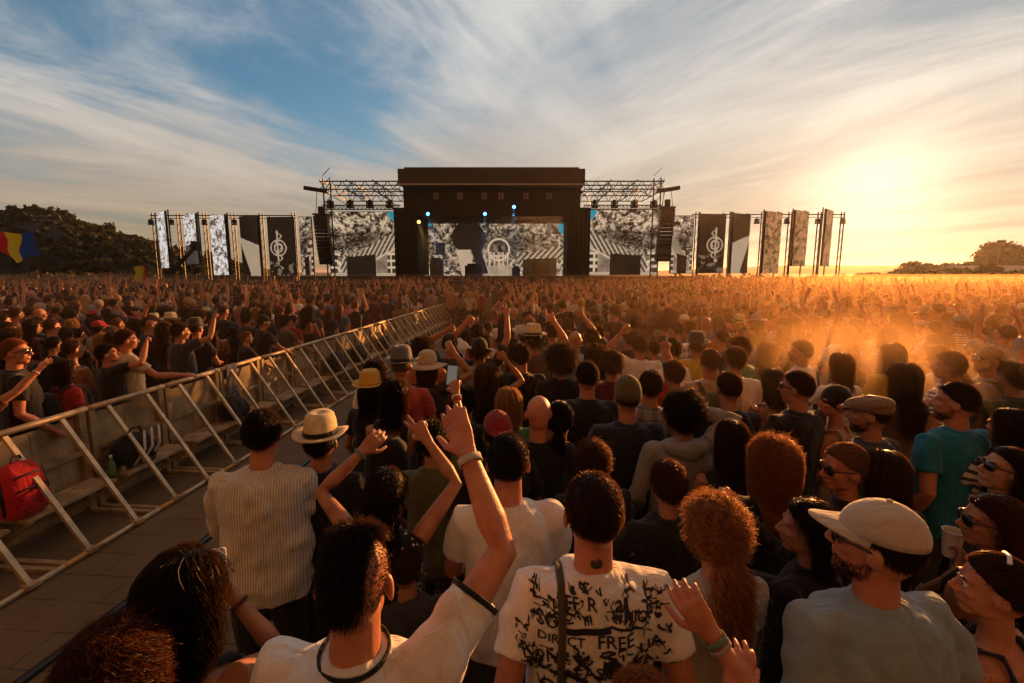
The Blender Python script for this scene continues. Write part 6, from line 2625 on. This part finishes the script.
def build_middle():
    kits = make_kits()
    rng = np.random.default_rng(23)
    r_ = random.Random(5)
    pts = spots(14000, 4.0, 16, .49, rng, GROUND, 1.0)
    pts = [p for p in pts if 0 < to_px((p[0], p[1], 1.6))[0] < 1024]
    pts.sort(key=lambda p: p[1])
    pts = pts[:300 - N_HEROES]
    limit = []
    hm = [('short', 5), ('messy', 4), ('crop', 4), ('buzz', 2), ('curly', 2), ('afro', .6), ('bald', .5), ('undercut', .6)]
    hf = [('long', 4), ('wavy', 3), ('bob', 3), ('ponytail', 3), ('bun', 2), ('curly_long', 1.5), ('short', 1)]
    hw = {'short': 'short', 'messy': 'tousled', 'crop': 'cropped', 'buzz': 'shaved', 'curly': 'curly', 'afro': 'bushy', 'undercut': 'undercut', 'long': 'long straight', 'wavy': 'long wavy', 'bob': 'bobbed', 'ponytail': 'ponytailed', 'bun': 'knotted', 'curly_long': 'long curly'}
    for n, (x, y) in enumerate(pts):
        px, py = to_px((x, y, 1.62))
        left = x < BAR_K * y + BAR_TOP
        for tries in range(60):
            calm = r_.random() < (.50 if left else .62)
            ki = r_.choice((0, 1, 8, 9, 10, 0, 1, 9)) if calm else r_.randrange(2, 15)
            kit, pw = kits[ki]
            fem = kit.pose.female
            hs = r_.choices([h for h, _ in (hf if fem else hm)], [w for _, w in (hf if fem else hm)])[0]
            hc = r_.choices(list(HAIRC), [5, 6, 4.5, 1.2, 1.0, .7, .4])[0]
            cl = r_.choices(list(CLOTHC), [8, 4, 3, 2.5, 1.4, 1, .8, .5, 1.2, 1.2, 1.5, 3, .5, .3, 1, .4, .8, .4, .8, .8])[0]
            if left and r_.random() < .55:
                cl = r_.choice(['black', 'black', 'charcoal', 'navy', 'maroon', 'dark red'])
            mat = r_.choices([None, 'stripes', 'plaid', 'floral', 'dots'], [20, 1, 1, .7, .5])[0]
            hat = r_.choices([None, 'cap', 'cap_back', 'straw_hat', 'fedora', 'beanie', 'sun_hat'], [22, 1.2, .7, .5, .3, .3, .3])[0]
            hatc = {'straw_hat': 'cream', 'sun_hat': 'beige', 'fedora': 'charcoal'}.get(hat) or r_.choice(['black', 'red', 'white', 'navy', 'grey'])
            pk = r_.choice(['black', 'navy', 'red', 'grey', 'olive']) if r_.random() < .07 and not kit.pose.lean else None
            pat = {'stripes': 'striped ', 'plaid': 'plaid ', 'floral': 'patterned ', 'dots': 'dotted '}.get(mat, '')
            who = 'bald' if hs == 'bald' else f'{hw[hs]} {hc} hair'
            if hat:
                who = {'cap': f'{hatc} cap', 'cap_back': f'backward {hatc} cap', 'straw_hat': 'straw hat', 'fedora': 'dark fedora', 'beanie': f'{hatc} beanie', 'sun_hat': 'wide beige hat'}[hat]
            tk = TOPNAME[kit.topkind].replace('_', ' ').replace('t shirt', 'T-shirt')
            lab = ('bald person in ' if who == 'bald' else f'person with {who}, ') + f'{pat}{cl} {tk}'
            if pk:
                lab += f' and {pk} backpack'
            elif pw:
                lab += ' ' + pw
            lab += ', ' + landmark(px)
            if lab not in LABELS and len(lab.split()) <= 16:
                break
        yaw = -math.atan2(-1.5 - x, 55 - y) * 1.0 + rad(r_.gauss(0, 11))
        if left and x > BAR_K * y + BAR_TOP - .8:
            yaw -= rad(15)
        h = (1.66 if fem else 1.77) + r_.gauss(0, .055)
        sk = r_.choice(['light', 'tan', 'tan', 'ruddy', 'ruddy', 'brown'])
        person(kit, x, y, yaw, h, lab, skin=sk, hair=hs, hcol=hc, cloth=cl, mat=mat, hq=.30 if y < 8 else .14, hseed=0, hat=hat, hatcol=hatc, hatmat='straw' if hat == 'straw_hat' else None,
               bandcol=CLOTHC['charcoal'] if hat in ('straw_hat', 'fedora') else None, legs=r_.choice(['charcoal', 'navy', 'black', 'beige', 'blue']), pack=pk, group='concert goers in the crowd')
        GROUND.append((x, y, .3))
    return pts[-1][1]


Y_LAST = build_middle()


# ------------------------------------------------------------------ the thousands beyond, one mass
def far_stamp(kind, low):
    """a small figure: vertices, quads, and the class of every quad (0 skin, 1 hair, 2 top, 3 trousers)"""
    V, F, K = [], [], []

    def add(mb, k):
        o = len(V)
        V.extend(mb.v)
        for f in mb.f:
            if len(f) == 3:
                f = (f[0], f[1], f[2], f[2])
            if len(f) == 4:
                F.append(tuple(i + o for i in f))
                K.append(k)
    n = 6 if low else 10
    mb = MB()
    mb.ball((0, .01, 1.645), (.075, .092, .112), None, n, 5 if low else 7)
    mb.tube([(0, -.01, 1.44), (0, 0, 1.56)], [.06, .055], 6)
    add(mb, 0)
    mb = MB()
    long = kind % 4 == 3
    mb.ball((0, -.022, 1.672), (.084, .098, .098), None, n, 5 if low else 7)
    if long:
        mb.loft([((0, -.05, 1.66), (.09, 0, 0), (0, .07, 0)), ((0, -.07, 1.5), (.10, 0, 0), (0, .06, 0)), ((0, -.10, 1.34), (.085, 0, 0), (0, .03, 0))], n)
    add(mb, 1)
    mb = MB()
    mb.loft([((0, 0, .85), (.17, 0, 0), (0, .12, 0)), ((0, 0, 1.1), (.155, 0, 0), (0, .11, 0)), ((0, 0, 1.3), (.185, 0, 0), (0, .125, 0)), ((0, -.01, 1.42), (.165, 0, 0), (0, .09, 0)), ((0, -.01, 1.48), (.07, 0, 0), (0, .065, 0))], n + 2)
    P = {0: (('d', 'd')), 1: (('u', 'd')), 2: (('d', 'u')), 3: (('d', 'd')), 4: (('u', 'u')), 5: (('f', 'f')), 6: (('b', 'd')), 7: (('f', 'f'))}[kind]
    sk = MB()
    for s, a in zip((1, -1), P):
        sh = Vector((s * .185, 0, 1.40))
        el, wr = {'d': ((s * .24, -.03, 1.12), (s * .20, .12, .92)), 'u': ((s * .27, .10, 1.62), (s * .20, .16, 1.90)), 'f': ((s * .24, .15, 1.2), (s * .06, .36, 1.34)), 'b': ((s * .33, .1, 1.58), (s * .18, .14, 1.82))}[a]
        el, wr = Vector(el), Vector(wr)
        mb.tube([sh, sh.lerp(el, .6)], [.066, .062], 6)
        tip = wr + (wr - el).normalized() * .17
        sk.tube([sh.lerp(el, .5), el, wr, wr.lerp(tip, .5), tip], [.044, .039, .028, (.042, .018), (.03, .01)], 6)
    add(mb, 2)
    add(sk, 0)
    if not low:
        mb = MB()
        for s in (-1, 1):
            mb.tube([(s * .09, 0, .92), (s * .1, 0, .5), (s * .105, 0, .03)], [.1, .07, .06], 6)
        add(mb, 3)
    return np.array(V), np.array(F), np.array(K)


def build_far_crowd():
    rng = np.random.default_rng(77)
    taken = [g for g in GROUND if g[1] > Y_LAST - 3]
    pts = [p for p in spots(90000, Y_LAST - 2.5, 46.5, .50, rng, GROUND, 1.12)]
    # the nearest 300 end along a ragged line; beyond it everyone belongs to the mass
    pts = [p for p in pts if p[1] > Y_LAST - .3 and math.hypot(p[0] + 2.5, p[1] - 33) > 1.5]
    pts = np.array(pts)
    stamps = [[far_stamp(k, low) for k in range(8)] for low in (False, True)]
    skins = np.array([SKINS[k] for k in SKINS])
    hairs = np.array([HAIRC[k] for k in ('black', 'dark brown', 'brown', 'brown', 'auburn', 'dark brown', 'blond')])
    tops = np.array([CLOTHC[k] for k in ('black', 'black', 'black', 'charcoal', 'white', 'grey', 'navy', 'red', 'grey', 'white', 'beige', 'olive', 'maroon', 'blue', 'teal', 'cream', 'pale blue', 'pink')])
    VV, QQ, CC, off = [], [], [], 0
    for x, y in pts:
        low = y > 27
        k = rng.choice(8, p=[.36, .06, .04, .28, .04, .10, .03, .09])
        V, Q, K = stamps[low][k]
        s = rng.normal(1.0, .045) * (1.0 if k != 3 else .95)
        a = -math.atan2(-1.5 - x, 55 - y) + rng.normal(0, .22)
        c, si = math.cos(a), math.sin(a)
        P = V * s
        jit = rng.normal(0, .012, P.shape) if not low else 0
        P = P + jit * 0.35
        P = np.stack([P[:, 0] * c - P[:, 1] * si + x, P[:, 0] * si + P[:, 1] * c + y, P[:, 2]], 1)
        pal = np.stack([skins[rng.integers(len(skins))], hairs[rng.integers(len(hairs))], tops[rng.integers(len(tops))] * rng.uniform(.7, 1.1), np.array(CLOTHC['charcoal'])])
        if rng.random() < .04:
            pal[1] = tops[rng.integers(len(tops))]
        VV.append(P)
        QQ.append(Q + off)
        CC.append(pal[K])
        off += len(P)
    V, Q, C = np.concatenate(VV), np.concatenate(QQ), np.concatenate(CC)
    me = bpy.data.meshes.new('crowd')
    tri = Q[:, 2] == Q[:, 3]
    loops = np.concatenate([Q[~tri].ravel(), Q[tri][:, :3].ravel()]).astype(np.int32)
    nq, nt = int((~tri).sum()), int(tri.sum())
    me.vertices.add(len(V))
    me.vertices.foreach_set('co', V.astype(np.float32).ravel())
    me.loops.add(len(loops))
    me.loops.foreach_set('vertex_index', loops)
    me.polygons.add(nq + nt)
    tot = np.concatenate([np.full(nq, 4), np.full(nt, 3)]).astype(np.int32)
    me.polygons.foreach_set('loop_start', np.concatenate([[0], np.cumsum(tot)[:-1]]).astype(np.int32))
    me.polygons.foreach_set('loop_total', tot)
    me.polygons.foreach_set('use_smooth', np.ones(nq + nt, bool))
    me.update(calc_edges=True)
    at_ = me.attributes.new('tint', 'FLOAT_COLOR', 'FACE')
    c4 = np.ones((nq + nt, 4), np.float32)
    c4[:, :3] = np.concatenate([C[~tri], C[tri]])
    at_.data.foreach_set('color', c4.ravel())
    me.materials.append(M['tint'])
    o = link('crowd', me)
    o['kind'] = 'stuff'
    o['label'] = 'dense far crowd filling the field up to the stage'
    return len(pts)


N_FAR = build_far_crowd()


# ------------------------------------------------------------------ things left along the barrier
def at_bar(px, py, off, z):
    """the point on the line x = BAR_K*y + off at height z that shows at column px"""
    r = ray(px, py)
    k = off / (r.x - BAR_K * r.y)
    return Vector((r.x * k, r.y * k, z))


def build_props():
    ang = -math.atan(BAR_K)
    stepz = .384
    # red rucksack
    p = at_bar(22, 490, BAR_TOP + .17, stepz)
    r = empty('rucksack', p, ang)
    tag(r, 'bright red rucksack with black pattern on the nearest barrier step', 'rucksack')
    mb = MB()
    mb.loft([((0, 0, 0), (.08, 0, 0), (0, .13, 0)), ((0, 0, .03), (.105, 0, 0), (0, .165, 0)), ((0, 0, .25), (.11, 0, 0), (0, .17, 0)), ((-.01, 0, .40), (.095, 0, 0), (0, .15, 0)), ((-.02, 0, .47), (.055, 0, 0), (0, .10, 0)), ((-.02, 0, .485), (.02, 0, 0), (0, .05, 0))], 28, 3.0)
    o = mb.build('bag_body', M['cloth'], r, True)
    o.color = (.5, .018, .022, 1)
    mb = MB()
    mb.loft([((.09, 0, .05), (0, .12, 0), (0, 0, .02)), ((.135, 0, .14), (0, .13, 0), (0, 0, .10)), ((.145, 0, .15), (0, .10, 0), (0, 0, .08))], 24, 3)
    pk = mb.build('pocket', M['blotch'], r, True)
    pk.color = (.5, .018, .022, 1)
    for zz, w in ((.265, .13), (.385, .12)):
        mb = MB()
        mb.tube([(.098 - (zz - .26) * .1, -w, zz - .012), (.118 - (zz - .26) * .12, -w * .5, zz), (.118 - (zz - .26) * .12, w * .5, zz), (.098 - (zz - .26) * .1, w, zz - .012)], .009, 8)
        mb.build('zip', M['black_plastic'], r, True)
    mb = MB()
    mb.tube([(-.02, -.045, .475), (-.015, -.03, .535), (-.015, .03, .535), (-.02, .045, .475)], [(.013, .005)] * 4, 8)
    mb.build('handle', M['black_plastic'], r, True)
    for q in (-1, 1):
        mb = MB()
        mb.tube([(.02, q * .165, .06), (.03, q * .185, .2), (.0, q * .17, .38)], [(.015, .004)] * 3, 8)
        mb.build('strap', M['black_plastic'], r, True)
    # bottles, helmet bag and a dark bag on the next steps
    p = at_bar(112, 470, BAR_TOP + .20, stepz)
    for k, (dy, c, lab) in enumerate([(0, (.10, .22, .07), 'green drinks bottle standing on the barrier step beside the dark bag'), (.13, (.30, .28, .25), 'clear water bottle next to the green bottle on the barrier step')]):
        mb = MB()
        mb.loft([((0, 0, 0), (.030, 0, 0), (0, .030, 0)), ((0, 0, .01), (.033, 0, 0), (0, .033, 0)), ((0, 0, .13), (.033, 0, 0), (0, .033, 0)), ((0, 0, .175), (.014, 0, 0), (0, .014, 0)), ((0, 0, .2), (.013, 0, 0), (0, .013, 0))], 16)
        o = mb.build('bottle', mat_plain('bottle_plastic', c, .15, 0, .1), None, True)
        o.location = p + Vector((BAR_K * dy, dy, 0))
        tag(o, lab, 'bottle')
        mb = MB()
        mb.loft([((0, 0, .198), (.016, 0, 0), (0, .016, 0)), ((0, 0, .222), (.016, 0, 0), (0, .016, 0))], 12)
        mb.build('cap', M['white_plastic'], o, True)

    def bag(px, py, s, label, seed, col=(.014, .013, .014)):
        q = at_bar(px, py, BAR_TOP + .17, stepz)
        mb = MB()
        mb.ball((0, 0, s * .42), (.15, s * .62, s * .46), None, 20, 12)
        mb.ball((.03, s * .3, s * .3), (.13, s * .35, s * .32), None, 16, 10)
        me = wrinkle(remesh(mb, .02, 2), .016, seed, 18)
        me.materials.append(M['cloth'])
        o = link('bag', me, None, None, col)
        o.location = q
        o.rotation_euler = (0, 0, ang)
        tag(o, label, 'bag')
        mb = MB()
        mb.tube([(.05, -s * .3, s * .75), (.06, -s * .1, s * 1.02), (.06, s * .15, s * 1.0), (.05, s * .3, s * .72)], [(.014, .004)] * 4, 8)
        st = mb.build('handle', M['cloth'], o, True)
        st.color = (*col, 1)
        return o
    b = bag(132, 455, .42, 'dark bag with pale straps on the step behind the bottles', 5)
    mb = MB()
    for k in range(3):
        mb.tube([(.14, -.12 + .1 * k, .05), (.185, -.02 + .1 * k, .2), (.12, .06 + .1 * k, .38)], [(.016, .004)] * 3, 8)
    o = mb.build('strap', M['cloth'], b, True)
    o.color = (.5, .45, .38, 1)
    bag(336, 358, .5, 'first of three black bags on the far barrier steps', 7)
    bag(358, 350, .46, 'second of three black bags on the far barrier steps', 8)
    bag(384, 342, .44, 'third of three black bags on the far barrier steps, furthest away', 9)
    bag(232, 408, .40, 'crumpled black bag on the step under the hanging cloth', 12, (.02, .017, .016))
    # grey cloth over the rail
    q = at_bar(229, 372, BAR_TOP, 1.13)
    U, V = np.meshgrid(np.linspace(0, 1, 14), np.linspace(0, 1, 22))
    s = V * .75 - .22
    X = np.where(s > 0, .036 + .03 * np.sin(U * 9) * s, -.036 - .0 * s)
    Z = np.where(s > 0, -s, -(-s))
    top = np.abs(s) < .03
    X = np.where(top, s * 1.2, X)
    Z = np.where(top, .006, Z + .02)
    Yc = (U - .5) * .26 * (1 - .25 * V) + .02 * np.sin(V * 7)
    me = grid_mesh('jacket', np.stack([X, Yc, Z], -1), M['cloth'])
    o = link('jacket', me, None, None, (.16, .155, .16))
    o.location = q
    o.rotation_euler = (0, 0, ang)
    sm = o.modifiers.new('thick', 'SOLIDIFY')
    sm.thickness = .006
    tag(o, 'grey jacket hanging over the top rail of the barrier', 'jacket')
    # cable along the lane
    pts = []
    for k in range(40):
        y = 1.2 + k * .35
        pts.append((BAR_K * y - 3.22 + .012 * math.sin(k * 1.3), y, .022))
    mb = MB()
    mb.tube(pts, [(.035, .016)] * len(pts), 8, ref=(1, 0, 0))
    o = mb.build('cable', M['black_plastic'], None, True)
    tag(o, 'black cable strip running along the lane floor', 'cable')


build_props()
